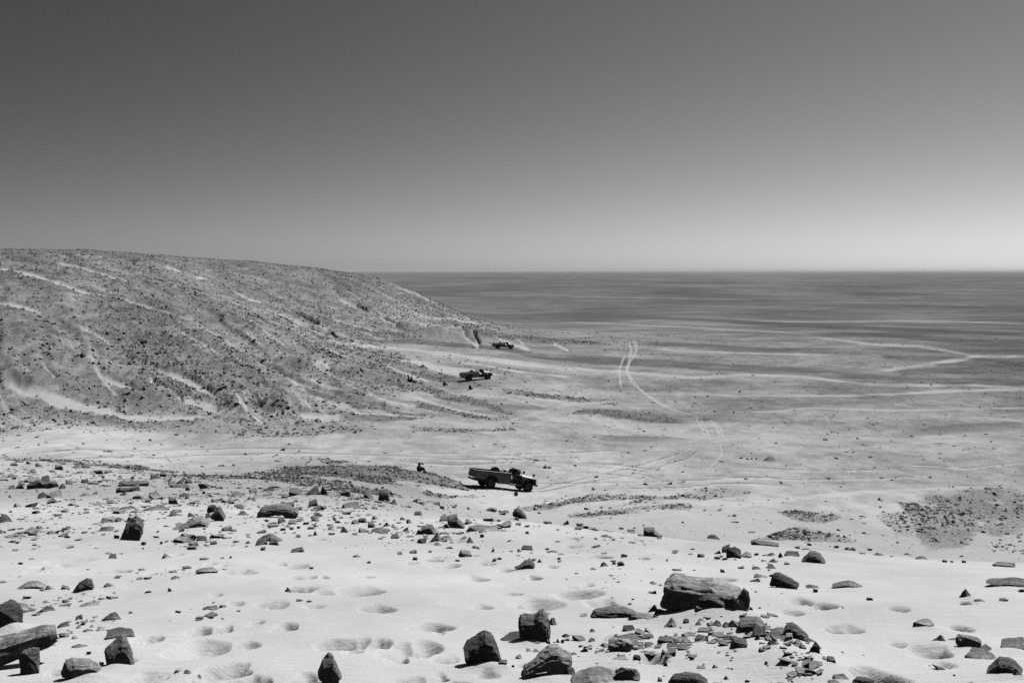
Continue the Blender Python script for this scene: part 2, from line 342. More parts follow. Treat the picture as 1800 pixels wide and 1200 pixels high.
# gravel patches on the valley floor
for p, t, s in ((t4([(100, 565, 4), (400, 545, 4), (650, 485, 6), (900, 462, 6), (1150, 455, 4), (1380, 434, 2)]), 168, .55), (t4([(600, 650, 3), (900, 610, 6), (1200, 570, 9), (1500, 505, 13), (1800, 470, 15)]), 168, .6),
                (t5([(0, 450, 12), (300, 410, 8), (700, 400, 5)]), 172, .4), (t5([(1020, 600, 2), (1150, 620, 7), (1300, 640, 9), (1500, 665, 6), (1640, 660, 2)]), 150, .95), (t5([(850, 890, 3), (1050, 850, 12), (1200, 830, 16), (1350, 850, 15), (1500, 860, 11), (1700, 890, 5), (1800, 905, 3)]), 158, .75),
                (t6([(450, 480, 25), (650, 600, 130), (800, 720, 330), (1000, 740, 340), (1150, 690, 300), (1300, 610, 220), (1500, 615, 230), (1800, 630, 240)]), 160, .38), (t6([(300, 640, 50), (450, 670, 110), (620, 700, 90)]), 180, .3),
                (t6([(1400, 980, 60), (1600, 960, 100), (1800, 960, 110)]), 192, .25),
                ([(230, 745, 3), (300, 752, 10), (420, 760, 16), (540, 757, 14), (660, 750, 6)], 166, .35), ([(500, 825, 4), (560, 828, 12), (640, 836, 16), (720, 840, 12), (790, 850, 8), (830, 862, 3)], 150, .9), ([(740, 868, 3), (800, 872, 6), (840, 874, 3)], 165, .6),
                ([(300, 838, 3), (420, 838, 8), (520, 842, 10), (620, 858, 8), (700, 872, 4)], 172, .8), ([(0, 806, 2), (100, 812, 4), (220, 822, 4), (320, 832, 3)], 180, .5)):
    paint(p, t, .85, s, rough=.9, fray=True)
# tyre tracks and trodden lines
for dy in (0, 7): paint(z7([(690, 912 + dy), (900, 907 + dy), (1100, 915 + dy), (1200, 890 + dy), (1350, 850 + dy), (1500, 812 + dy), (1750, 795 + dy)], 1.3), 190, .7, 0, .04, rough=.5)
for k, p in enumerate(([(237, 315), (248, 350), (240, 385), (228, 430), (250, 480), (310, 530), (400, 585), (500, 605)], [(258, 315), (270, 345), (262, 365), (240, 400), (232, 440), (280, 500), (340, 545), (430, 590), (510, 610)], [(218, 375), (200, 430), (208, 500)],
          [(510, 625), (530, 660), (540, 692)], [(525, 625), (545, 660), (556, 692)], [(560, 625), (590, 660), (600, 692)], [(575, 630), (604, 660), (612, 690)], [(600, 720), (610, 760), (560, 810)], [(960, 590), (1020, 610), (1030, 640)], [(1500, 790), (1530, 820), (1520, 850)], [(1060, 780), (1105, 815), (1108, 840)])):
    paint(z8(p, 1.9 if k < 3 else 1.7), 202 if k < 8 else 186, .75, 0, .06, vertical=True, rough=.35)
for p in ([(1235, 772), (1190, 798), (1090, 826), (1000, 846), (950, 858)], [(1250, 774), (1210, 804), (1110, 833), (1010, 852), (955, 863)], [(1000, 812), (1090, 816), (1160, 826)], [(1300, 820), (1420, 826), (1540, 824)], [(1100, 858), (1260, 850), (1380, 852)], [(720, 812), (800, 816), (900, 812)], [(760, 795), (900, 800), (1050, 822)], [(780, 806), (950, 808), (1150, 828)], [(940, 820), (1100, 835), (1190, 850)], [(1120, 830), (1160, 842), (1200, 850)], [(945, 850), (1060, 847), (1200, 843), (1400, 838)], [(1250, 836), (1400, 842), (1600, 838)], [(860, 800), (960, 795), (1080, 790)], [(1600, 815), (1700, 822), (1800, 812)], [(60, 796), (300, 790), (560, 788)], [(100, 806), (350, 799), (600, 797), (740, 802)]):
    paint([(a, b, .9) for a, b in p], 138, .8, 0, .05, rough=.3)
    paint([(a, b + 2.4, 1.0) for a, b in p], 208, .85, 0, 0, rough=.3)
paint(z8([(20, 606, 4), (60, 602, 9), (160, 604, 11), (280, 614, 10), (380, 622, 8), (450, 630, 4)]), 114, 1.1, .3, rough=.25)
paint([(1000, 905, 3), (1180, 880, 4), (1300, 888, 6), (1500, 868, 5), (1620, 862, 4), (1800, 856, 3)], 206, .75, .02)

# relief
Z = Z0.copy()
Z -= DEPTH * np.where(R > 100, 1, .5) * (1 - .3 * ss(250, 400, R))
hr = fbm(X / 9, Y / 14, 20, 3) - .5; hr2 = fbm(X / 1.6, Y / 2.2, 24, 4, .6) - .5
hr3 = fbm(X / .7, Y / 1.1, 27, 3, .7) - .5
sandy = np.clip((TONE - 165) / 35, 0, 1)
Z -= hill * VAL * ss(2.5, 6, Z0) * .8 * (1 - ss(290, 345, R) * .7)
Z += hill * (hr * .8 * (1 - ss(300, 345, R) * .6) + (hr2 * .6 + hr3 * .42) * (1 - .8 * sandy) * (.7 + .6 * RIDGE))
mid = (1 - hill) * (1 - slope_fg) * ss(40, 60, R)
Z += mid * (1 - ss(300, 700, R)) * ((fbm(X / 6, Y / 6, 30, 4) - .5) * .22 + (fbm(X / 30, Y / 30, 34, 3) - .5) * .5 * ss(85, 120, R))
ruts = np.abs(fbm(X / 5, Y / 1.1, 37, 3) - .5) * ss(.35, .6, fbm(X / 15, Y / 8, 39, 2)) * ss(78, 84, R) * (1 - ss(100, 112, R))
Z += mid * ruts * .35
Z += ss(350, 800, R) * (1 - ss(6000, 20000, R)) * (fbm(X / 260, Y / 260, 41, 3) - .5) * 3.0
Z += slope_fg * ((fbm(X / 4.5, Y / 4.5, 10, 3) - .5) * .2 + (fbm(X / .9, Y / 1.3, 12, 3, .4) - .5) * .09) * ss(1.5, 4, R)
# low scarp in front of the dark mound on the plain, rock noses at the foot of the hill
def hump(px, py, sx, sy, h, sharp=True):
    x, y = ground_at(px, py); W_ = window(x - 3.5 * sx, x + 3.5 * sx, y - 3 * sy, y + 3.5 * sy); xx, yy = X[W_], Y[W_]
    dx, dy = (xx - x) / sx, (yy - y) / sy
    dx = dx + (fbm(xx / 2.5, yy / 2.5, int(px), 3) - .5) * 1.1; dy = dy + (fbm(xx / 2.5, yy / 2.5, int(py), 3) - .5) * 1.1
    g = np.exp(-(dx * dx + np.where(dy < 0, dy * dy * (4 if sharp else 1), dy * dy)))
    Z[W_] += h * g * (.6 + .8 * fbm(xx / 1.2, yy / 1.2, 300 + int(px), 3))
for a in ((1030, 736, 2.6, 4, .5), (1060, 736, 4, 5, .4), (418, 712, 2.2, 4, 1.2), (492, 714, 2.4, 4, 1.3), (520, 720, 1.8, 3, 1.0), (18, 662, 3, 4, 1.2), (65, 672, 2.4, 3, .8), (455, 700, 2.5, 4, .5), (770, 588, 6, 6, 2.0), (720, 575, 5, 6, 1.5), (832, 588, 4, 6, 1.6),
          (640, 738, 3.5, 3, .5), (755, 745, 4, 3, .4), (640, 830, 6, 2.5, .35), (700, 838, 5, 2.5, .35), (1600, 870, 6, 4, .2), (590, 648, 4, 4, .8), (520, 640, 4, 4, 1.0), (150, 640, 4, 4, 1.2), (260, 700, 3, 4, 1.0)):
    hump(*a)
for a in ((1290, 1150, .7, .55, .085, False), (1350, 1155, .55, .5, .08, False), (1400, 1175, .4, .45, .07, False), (1110, 1150, .6, .5, .04, False)): hump(*a)
# footprints in the soft sand (px, py, width, height)
FEET = [(75, 905, 34, 14), (33, 902, 10, 12), (75, 885, 14, 8), (95, 894, 34, 9), (142, 950, 16, 12), (105, 960, 32, 9), (38, 967, 26, 8), (125, 984, 60, 16), (100, 994, 45, 16), (200, 1003, 44, 14), (140, 1013, 40, 10), (3, 1025, 16, 14), (417, 1007, 48, 20), (530, 1012, 42, 13), (530, 1035, 44, 17), (575, 1040, 32, 16),
        (632, 1035, 62, 24), (650, 1010, 30, 10), (680, 1067, 50, 18), (762, 1091, 54, 30), (847, 1061, 32, 14), (830, 1007, 44, 17), (605, 1117, 60, 40), (655, 1120, 50, 38), (716, 1131, 74, 34), (785, 1146, 42, 28), (740, 1183, 44, 32), (772, 1178, 38, 28), (352, 1106, 40, 22), (386, 1102, 34, 22), (425, 1122, 42, 34), (345, 1135, 80, 30), (395, 1172, 66, 30), (438, 1193, 62, 36), (545, 1187, 50, 28),
        (500, 1101, 40, 15), (480, 1064, 42, 14), (415, 1062, 20, 14), (550, 1068, 26, 6), (378, 1050, 18, 6), (265, 1122, 36, 11), (560, 945, 24, 8), (368, 992, 20, 7), (313, 975, 17, 6), (520, 990, 34, 14), (780, 986, 38, 17), (758, 978, 30, 9), (775, 972, 26, 7), (803, 945, 22, 8), (858, 984, 24, 10), (1004, 939, 28, 6), (1008, 950, 24, 8), (1057, 971, 40, 13), (1130, 976, 22, 9),
        (938, 1007, 36, 11), (908, 1036, 30, 13), (948, 1051, 76, 22), (1012, 1042, 70, 12), (1013, 1031, 32, 5), (1060, 1058, 44, 12), (1272, 1010, 28, 10), (1190, 1010, 16, 10), (1410, 1055, 42, 17), (1440, 1066, 40, 12), (1490, 1105, 46, 14), (1390, 1075, 30, 8), (1575, 1080, 25, 7), (1695, 1107, 36, 13), (1575, 1132, 26, 9), (1635, 1143, 66, 20), (1660, 1167, 32, 9), (1560, 1187, 84, 26), (770, 1108, 20, 8), (690, 1205, 50, 24)]
frng = random.Random(5)
for k in range(34):                       # more of the same trodden sand, older and fainter
    a_ = frng.uniform(40, 1150); b_ = frng.uniform(955, 1195); c_ = frng.uniform(26, 44) * (b_ - 780) / 330
    FEET.append((a_, b_, c_, c_ * frng.uniform(.32, .5)))
FOOT = np.zeros_like(X)
for px, py, w, h in FEET:
    x, y = ground_at(px, py + h * .3)
    hw = w * y / F / 2 * 1.34
    y1, y0 = ground_at(px, py - h * .5)[1], ground_at(px, py + h * .5)[1]
    hl = min(max((y1 - y0) / 2 * 1.15, hw * .6), hw * 1.5)
    sel = window(x - hw * 2.4, x + hw * 2.4, y - hl * 2.6, y + hl * 2.8)
    dx, dy = (X[sel] - x) / hw, (Y[sel] - y - hl * .2) / hl
    an = frng.uniform(-.4, .4); c_, s_ = math.cos(an), math.sin(an); dx, dy = dx * c_ - dy * s_, dx * s_ + dy * c_
    o_ = -.30                                  # deepest point towards the foot of the slope side
    dy2 = np.where(dy > o_, (dy - o_) / (1 - o_), (dy - o_) / (1 + o_)); dx2 = (dx - frng.uniform(-.25, .1)) / 1.0
    wa = (fbm(dx * .9 + px, dy * .9, 401, 2, .25) - .5) * .8; wb = (fbm(dx * .9, dy * .9 + py, 402, 2, .25) - .5) * .8
    dep = min(max(hl * .62, .05), .2) * frng.uniform(.8, 1.0)
    bowl = np.zeros_like(dx)
    for q in range(frng.choice((2, 2, 3))):
        ox, oy, sz = frng.uniform(-.36, .36), frng.uniform(-.18, .18), frng.uniform(.78, 1.05)
        ex, ey = (dx2 + wa - ox) / sz, (dy2 + wb - oy) / (sz * frng.uniform(.85, 1.1))
        bowl = np.maximum(bowl, np.clip((1 - np.hypot(ex, ey)) / .75, 0, 1) * frng.uniform(.65, 1.0))
    heel = np.exp(-((dx - frng.uniform(-.5, .1)) ** 2 / .10 + (dy + .45) ** 2 / .10)) * dep * frng.uniform(.1, .8)
    FOOT[sel] = np.minimum(FOOT[sel], -dep * bowl + heel * ss(0, .5, bowl) - dep * .12 * np.exp(-(dx * dx + dy * dy) / 1.2))

# px of middle, py of base, width, height, shape, tone (d dark, g grey, p pale, m mottled), label, short name
ROCKS = [
 (1238,1089,157,57,'giant','p','giant flat-topped boulder with a pale fluted top and dark overhung front','the giant boulder'),
 (848,1168,70,60,'cube','m','big dark cube-like boulder standing alone right of the deep footprints','the cube-like boulder'),
 (940,1125,58,57,'cup','d','dark notched boulder with a raised right corner resting on a slab','the notched boulder'),
 (914,1124,90,18,'slab','m','low mottled slab under the dark notched boulder','the low mottled slab'),
 (960,1195,92,56,'hood','g','hooded grey boulder arching over sand at the bottom centre','the hooded grey boulder'),
 (1076,1085,84,20,'arch','d','thin dark arched slab with sand drifted inside it','the thin arched slab'),
 (1126,1090,44,18,'shell','g','grey angular slab between the thin arch and the giant boulder','the grey angular slab'),
 (1107,1122,64,22,'slab','g','tilted grey plate with a dark right edge below the arched slab','the tilted grey plate'),
 (1090,1155,46,27,'round','p','pale rounded boulder below the tilted grey plate','the pale rounded boulder'),
 (1324,1112,54,26,'prism','g','grey prism-shaped block sloping down right of the giant boulder','the grey prism block'),
 (1304,1089,30,38,'round','m','crumbly rock lump against the right end of the giant boulder','the crumbly lump'),
 (1286,1091,22,21,'round','g','small round grey stone tucked under the giant boulder',None),
 (1255,1091,50,25,'ridge','d','dark slab leaning under the overhang of the giant boulder','the leaning dark slab'),
 (1400,1152,46,30,'ridge','d','dark sloping ridge rock along the right edge of the rubble','the dark ridge rock'),
 (1371,1125,44,18,'foot','d','dark humped rock between the prism block and the ridge rock',None),
 (1297,1160,31,18,'block','d','dark brick-shaped stone in the middle of the rubble','the brick-shaped stone'),
 (1332,1146,28,20,'block','d','dark split block with a pale chip against its front','the split block'),
 (1363,1139,40,13,'slab','g','long grey flat stone right of the split block',None),
 (1208,1206,72,26,'arch','d','dark arched rock cut by the bottom edge below the rubble','the cut-off dark arch'),
 (1048,1208,92,26,'foot','g','broad grey boulder cut by the bottom edge of the picture','the broad cut-off boulder'),
 (1103,1206,46,26,'round','d','dark rounded boulder beside the broad one at the bottom edge',None),
 (230,951,42,42,'lean','d','dark leaning boulder with a chipped pale crown on open sand','the leaning boulder'),
 (210,1171,48,54,'cube','d','dark blocky boulder sunk in a hollow near the log','the sunken dark boulder'),
 (213,1127,53,17,'slab','g','grey slab just behind the sunken dark boulder',None),
 (143,1192,62,34,'shell','g','grey plate with a jagged dark front edge near the log','the jagged grey plate'),
 (580,1203,42,56,'tent','m','pointed tent-shaped rock at the bottom left of centre','the tent-shaped rock'),
 (145,1047,35,22,'lean','m','tilted mottled boulder above the log at the left','the tilted mottled boulder'),
 (56,1045,42,12,'foot','g','low grey rock with a flat top left of the tilted boulder','the low grey rock'),
 (15,1112,46,44,'round','m','rounded cracked boulder behind the log at the left edge','the cracked boulder'),
 (365,1021,39,11,'round','g','low grey dome-shaped stone alone on smooth sand','the low dome stone'),
 (506,1046,16,10,'peak','d','black pointed stone at the rim of a footprint','the black pointed stone'),
 (67,862,34,16,'round','g','big rounded rock at the front of the left cluster','the far left cluster'),
 (58,851,28,11,'slab','g','grey slab at the back of the left cluster',None),
 (91,860,20,13,'round','g','grey rock at the right of the left cluster',None),
 (96,874,30,13,'slab','g','broad tilted slab in front of the left cluster','the broad tilted slab'),
 (235,855,50,12,'barl','d','long dark bar-shaped slab, the upper of two at the left','the upper dark bar'),
 (225,867,38,9,'barl','d','long dark bar-shaped slab, the lower of two at the left','the lower dark bar'),
 (275,898,46,8,'slab','g','long low grey slab right of the flat slab pile','the long low slab'),
 (338,931,60,20,'wingl','g','wide flat slab tapering to a thin left point','the tapering slab'),
 (384,917,25,25,'tent','m','upright split rock with pale edges','the upright split rock'),
 (373,904,18,15,'round','d','dark round-topped block behind the upright split rock',None),
 (487,914,74,24,'arch','g','wide arched grey slab half buried with a block on it','the wide arched slab'),
 (509,893,17,10,'block','d','dark block sitting on the wide arched slab',None),
 (475,953,44,14,'roof','g','roof-shaped grey slab over dark blocks','the roof-shaped slab'),
 (551,891,18,13,'block','d','dark cube-shaped stone below the two wedge rocks','the dark cube stone'),
 (550,872,26,18,'wedge','g','left one of two wedge rocks standing side by side','the left wedge rock'),
 (572,873,23,18,'wedge','d','darker right one of two wedge rocks standing side by side','the right wedge rock'),
 (673,883,27,25,'trap','d','tall flat-topped block standing at the edge of the gravel rise','the tall flat-topped block'),
 (616,894,36,11,'slab','g','flat tapering slab left of the tall flat-topped block','the flat tapering slab'),
 (754,938,30,19,'prism','g','ribbed grey boulder behind a smaller pointed one','the ribbed boulder'),
 (764,951,24,18,'peak','g','pointed grey boulder in front of the ribbed one','the pointed grey boulder'),
 (802,928,31,26,'capblock','d','square-cut block with a pale cap and dark front','the square-cut block'),
 (850,937,62,12,'slab','g','long thin slab sloping down right of the square-cut block','the long thin slab'),
 (816,971,25,20,'block','g','tilted box-shaped block with a flat lit top','the tilted box block'),
 (914,913,27,20,'ridge','d','dark slab tilted on the sand edge below the front truck','the dark tilted slab'),
 (922,997,38,17,'wingl','g','low pale slab with a dark square right end','the low pale slab'),
 (1147,944,33,18,'capblock','d','dark block on the sand crest right of centre','the dark crest block'),
 (1289,984,27,21,'round','m','rough mottled boulder in the right-hand crest cluster','the rough mottled boulder'),
 (1276,971,16,16,'block','d','dark block behind the rough mottled boulder',None),
 (1430,991,40,20,'foot','d','dark blunt slab end poking out of the sand','the dark blunt slab'),
 (1391,980,28,10,'slab','d','dark low slab left of the blunt slab end',None),
 (1344,960,48,10,'barl','d','long dark slab lying along the sand crest','the long crest slab'),
 (1379,1036,50,27,'shell','d','dark arched rock with sand heaped under its right side','the dark sand-filled arch'),
 (1491,1034,54,12,'roof','g','grey slab tailing off to the right in smooth sand','the tailing grey slab'),
 (1766,996,34,9,'block','d','flat dark wedge on the crest at the far right','the far right crest wedge'),
 (1775,1039,70,13,'wingl','g','long flat slab at the right edge of the picture','the long right-edge slab'),
 (1699,1061,23,14,'peak','d','dark triangular stone on the right-hand sand','the dark triangular stone'),
 (1624,1112,35,14,'slab','p','whitish crusted stone low in the right-hand sand','the whitish stone'),
 (1648,1134,23,12,'peak','g','grey pyramid stone left of the humped boulder','the grey pyramid stone'),
 (1702,1145,39,20,'round','g','humped grey boulder behind a flat grey plate at the right','the humped boulder'),
 (1723,1163,52,17,'slab','g','flat grey plate below the humped boulder','the flat grey plate'),
 (1782,1149,48,21,'block','g','long grey block with a dark front at the right edge','the right-edge block'),
 (1766,1190,52,27,'foot','d','smooth dark boulder in the bottom right corner','the bottom right boulder'),
 (1517,1209,42,26,'round','m','crumbly mottled rock at the bottom edge right of the rubble','the crumbly bottom rock'),
]
_plain = '''35,813,14,5,s,d 49,815,10,6,w,d 24,819,12,6,b,d 69,821,13,8,w,d 104,825,14,10,b,d 137,823,20,7,s,g 152,823,14,7,b,g 186,819,12,6,w,d 175,834,13,8,r,d 191,834,14,7,b,d 225,823,12,7,b,d 287,838,12,9,b,d 19,841,18,6,s,d 5,846,15,8,b,g
78,851,17,14,w,g 108,861,16,9,w,d 77,873,20,11,w,g 35,861,14,9,b,d 19,862,17,8,w,g 16,873,9,6,r,d 149,849,13,8,b,d 164,851,18,5,s,d 175,847,9,5,w,d 122,850,13,7,b,d 150,872,19,5,s,d 168,870,14,7,w,g 239,867,15,12,b,d 271,873,20,10,w,p 272,844,24,9,s,g 232,841,13,7,w,d 216,873,12,8,w,d 241,880,15,8,r,d 259,885,10,8,b,g 182,890,30,5,s,g 200,895,26,4,s,g 225,895,28,5,s,g 243,903,28,5,s,g 309,908,26,9,w,g
204,947,11,6,b,g 185,934,27,9,w,d 190,920,23,8,w,g 207,919,15,9,w,g 8,923,26,16,w,m 2,938,12,8,w,d 70,931,16,6,w,d 68,938,20,6,s,p 56,942,17,4,s,d 91,941,16,7,w,g 33,939,15,3,s,d 38,948,32,3,s,g 114,933,13,4,s,g 146,937,10,3,s,d 251,958,10,7,w,d 283,956,6,7,b,d 198,982,14,8,b,d 190,975,18,6,s,p 214,973,12,6,w,g 293,984,18,10,w,g 31,892,14,8,w,g 95,885,8,5,b,d 101,882,22,6,s,p 22,956,10,4,w,g 305,886,16,14,b,d 325,874,20,6,b,d 319,858,38,8,s,d 318,849,14,8,w,d 330,850,13,8,b,d 364,860,31,12,r,p 358,870,6,6,b,d 385,861,18,6,w,d 376,883,15,8,w,d 366,912,13,10,w,g 337,911,15,9,w,g 310,903,20,7,s,g 417,891,12,6,b,d 423,894,13,7,b,g 424,907,24,9,w,d
497,889,11,9,b,m 525,901,14,7,b,d 519,875,22,14,b,d 468,865,25,8,w,d 489,864,42,6,s,g 445,868,14,8,b,g 453,882,24,9,w,p 417,877,23,7,s,p 437,882,12,6,w,g 515,924,16,9,b,g 480,924,22,6,s,d 496,922,15,10,w,g 468,919,14,5,s,d 497,931,11,6,w,d 511,930,10,5,w,d 524,928,8,5,b,d 537,923,13,5,s,g 545,929,14,4,s,g 554,919,15,7,w,p 555,941,11,10,k,d 582,932,15,7,w,p 583,940,14,4,s,d 594,920,12,5,w,d 459,961,22,12,b,d 482,959,18,11,b,d 461,968,11,6,w,d 435,956,12,6,w,d 375,956,13,7,b,g 354,951,20,9,b,d 335,959,10,6,b,d 345,957,11,7,b,g 338,968,19,8,r,g 413,953,12,3,s,d 523,974,23,9,b,d 547,998,8,4,w,d 405,985,7,4,b,d
691,888,17,11,w,d 649,880,20,13,w,d 608,876,19,12,r,g 661,863,7,6,b,d 728,884,14,8,w,d 741,887,12,5,s,d 755,886,21,5,s,g 768,889,11,8,b,d 777,894,8,7,w,d 735,904,15,8,b,d 708,912,12,6,w,d 718,916,9,5,b,d 638,920,16,9,b,d 653,926,13,12,b,d 678,924,13,8,w,d 665,933,33,8,s,g 660,914,14,8,w,g 713,930,12,8,w,d 625,922,17,9,w,p 605,937,14,11,w,d 694,944,16,8,b,d 701,938,17,6,s,p 741,951,17,10,r,d 786,947,23,9,w,g 780,917,18,9,b,d 824,921,15,7,b,d 825,951,18,12,w,d 790,958,17,5,w,d 849,939,16,6,w,g 866,965,9,9,k,d 847,944,10,6,w,d 726,970,13,7,b,d 628,981,20,5,s,d 869,984,10,6,w,d 878,982,9,4,w,d 730,983,11,6,w,p 864,900,19,9,r,p 825,896,12,7,w,g 798,893,10,4,s,d 887,902,16,5,s,d 892,919,19,6,w,g 877,914,9,4,b,d 640,933,14,5,s,g 672,858,7,4,b,d
911,921,10,4,w,d 926,926,13,4,s,d 927,938,9,6,k,d 926,962,22,9,b,d 914,967,10,8,w,p 948,984,12,7,w,d 983,980,7,4,b,d 1061,995,17,10,w,d 1080,990,10,7,b,d 1091,993,13,9,r,d 1066,941,21,6,s,g 1078,947,8,4,b,d 994,923,14,10,w,g 1020,923,14,4,s,d 1029,928,11,6,w,d 1047,931,10,4,b,d 1093,929,9,4,b,d 1110,934,15,4,s,d 1135,931,9,6,w,g 1160,944,9,5,w,d 970,967,24,4,s,g 1173,983,7,5,w,d 1254,949,23,9,w,d 1232,977,13,7,r,d 1262,972,15,8,w,g 1311,980,22,10,w,p 1330,974,9,5,w,d 1357,978,16,6,w,d 1357,989,15,7,w,d 1373,981,10,10,k,d 1262,983,14,5,s,d 1275,985,14,5,w,d 1402,963,12,5,b,d 1418,967,18,4,s,d 1492,967,20,7,w,d 1332,1000,20,6,s,d 1354,998,24,10,w,d 1271,1003,10,7,b,d 1423,959,10,5,w,d 1472,963,10,5,w,g 1363,939,6,5,w,d
1621,982,22,7,w,g 1597,976,19,5,w,d 1545,973,17,5,w,d 1518,971,13,4,s,p 1501,967,8,6,b,d 1531,967,9,4,b,d 1568,975,8,3,s,d 1663,985,9,5,w,d 1673,986,8,3,b,d 1695,987,7,4,w,d 39,1079,24,16,w,g 82,1088,32,12,w,d 112,1110,20,10,w,d 88,1045,18,9,w,g 193,1039,24,9,w,p 115,1043,14,8,b,m 111,1062,14,5,w,d 158,1073,37,8,s,p 195,1102,33,15,w,d 140,1098,12,8,b,d 113,1124,16,8,r,p 85,1138,21,11,w,g 142,1139,31,7,s,g 156,1148,10,6,k,d 204,1171,14,8,w,p 177,1168,13,5,s,g 257,1026,15,4,s,d 260,1048,12,4,s,g 297,1048,10,7,w,d 181,1115,25,7,w,p 154,1116,20,5,s,g 229,1088,8,4,w,d 177,1054,11,3,s,d 48,1083,24,5,s,d 330,1184,15,8,w,d 349,1184,12,6,w,d 312,1176,14,3,s,d 309,1028,17,6,s,g 526,1061,14,3,s,d 543,1063,10,3,s,d 370,1077,28,8,w,g 388,1073,9,5,k,d 371,1090,13,5,w,d 350,1092,20,3,s,d 884,1170,15,9,b,m
969,1096,18,15,w,g 963,1126,9,8,b,m 1149,1080,22,16,k,d 1157,1084,14,8,b,d 1179,1102,36,20,k,g 1041,1106,11,7,w,d 1106,1105,24,11,b,m 1041,1121,14,8,w,d 1067,1116,14,9,w,g 980,1122,10,9,k,g 989,1121,8,8,w,g 998,1117,10,4,s,d 1020,1128,8,5,w,d 1030,1131,10,4,w,d 1091,1168,36,13,w,p 1119,1167,14,10,r,m 1140,1136,16,7,b,d 1140,1144,16,7,w,g 1170,1139,32,15,b,d 1166,1123,22,9,b,p 1134,1155,26,5,s,d 1118,1147,14,5,w,g 1176,1162,18,7,s,d 1170,1173,9,9,w,d 929,1136,13,7,w,g 957,1142,17,5,s,g 912,1150,14,9,w,g 1008,1148,14,6,w,g 1050,1150,13,8,w,p 1004,1196,21,16,w,g 1160,1195,9,9,b,d 902,1170,7,5,b,d 1290,1107,26,14,w,d 1436,1158,18,13,w,d 1430,1169,22,16,w,d 1461,1177,15,11,b,d 1260,1104,20,10,w,d 1278,1106,20,11,w,d 1213,1087,14,9,k,d 1226,1102,15,8,w,d 1206,1099,11,8,b,d 1233,1131,23,14,b,g
1286,1132,29,12,b,d 1306,1139,13,8,w,d 1238,1144,20,11,w,p 1330,1149,12,13,k,p 1347,1146,14,11,w,g 1357,1160,19,10,w,g 1386,1154,15,13,b,p 1410,1162,13,9,b,d 1339,1165,10,7,w,d 1257,1176,15,8,w,g 1276,1188,13,9,w,g 1397,1181,10,9,b,g 1347,1176,8,8,r,p 1372,1200,15,10,b,g 1354,1198,14,9,w,p 1477,1195,28,11,w,g 1468,1199,27,5,s,d 1250,1112,12,5,s,d 1217,1166,8,6,b,d 1330,1127,14,11,r,m 1424,1150,20,8,w,d 1393,1143,20,9,s,p 1328,1020,21,8,w,d 1337,1014,24,7,s,g 1356,1010,9,5,w,g 1429,1034,26,7,w,g 1434,1040,8,6,w,g 1336,1072,6,3,w,d 1721,1069,19,5,s,d 1709,1078,38,7,w,p 1765,1065,16,4,s,d 1530,1060,12,5,w,d 1797,1045,10,7,b,d 1731,1150,22,12,w,g 1677,1132,20,5,w,d 1790,1194,18,11,k,g 1710,1204,20,6,w,d
1352,810,22,8,w,g 1303,806,5,3,b,d 1314,807,5,3,b,d 1322,807,5,3,w,d 1330,807,5,3,b,d'''
_sh = {'s': 'slab', 'w': 'wedge', 'b': 'block', 'r': 'round', 'k': 'peak', 'h': 'shard'}
plain = []
for t in _plain.split():
    a = t.split(',')
    if a[4] in 'ws' and (int(a[0]) * 7 + int(a[1])) % 5 > 1: a[4] = 'h'
    plain.append((int(a[0]), int(a[1]), int(a[2]), int(a[3]), _sh[a[4]], a[5]))
plain.sort(key=lambda q: -q[2] * q[3])
plain, tiny = plain[:226], plain[226:]
Z += FOOT
# sand drifted against the rocks
for q in ROCKS + plain:
    if q[2] < 14 or q[1] < 815: continue
    x, y = ground_at(q[0], q[1]); W = q[2] * y / F; H_ = q[3] * y / F; sd = (q[0] * 13 + q[1]) % 7 / 7
    cx, cy = x + W * (sd - .5) * .9, y + W * .1
    W_ = window(cx - 2.5 * W, cx + 2.5 * W, cy - 2 * W, cy + 2.5 * W)
    Z[W_] += min(.28 * H_, .09) * (.3 + sd) * np.exp(-(((X[W_] - cx) / (W * .62)) ** 2 + ((Y[W_] - cy) / (W * .5)) ** 2))

def z_at(x, y):
    """height of the finished ground"""
    r = math.hypot(x, y); t = math.atan2(x, y)
    i = min(max(int(np.searchsorted(rr, r)) - 1, 0), NR - 2); j = min(max(int(np.searchsorted(th, t)) - 1, 0), NT - 2)
    a = (r - rr[i]) / (rr[i + 1] - rr[i]); b = (t - th[j]) / (th[j + 1] - th[j])
    return float((Z[i, j] * (1 - b) + Z[i, j + 1] * b) * (1 - a) + (Z[i + 1, j] * (1 - b) + Z[i + 1, j + 1] * b) * a)

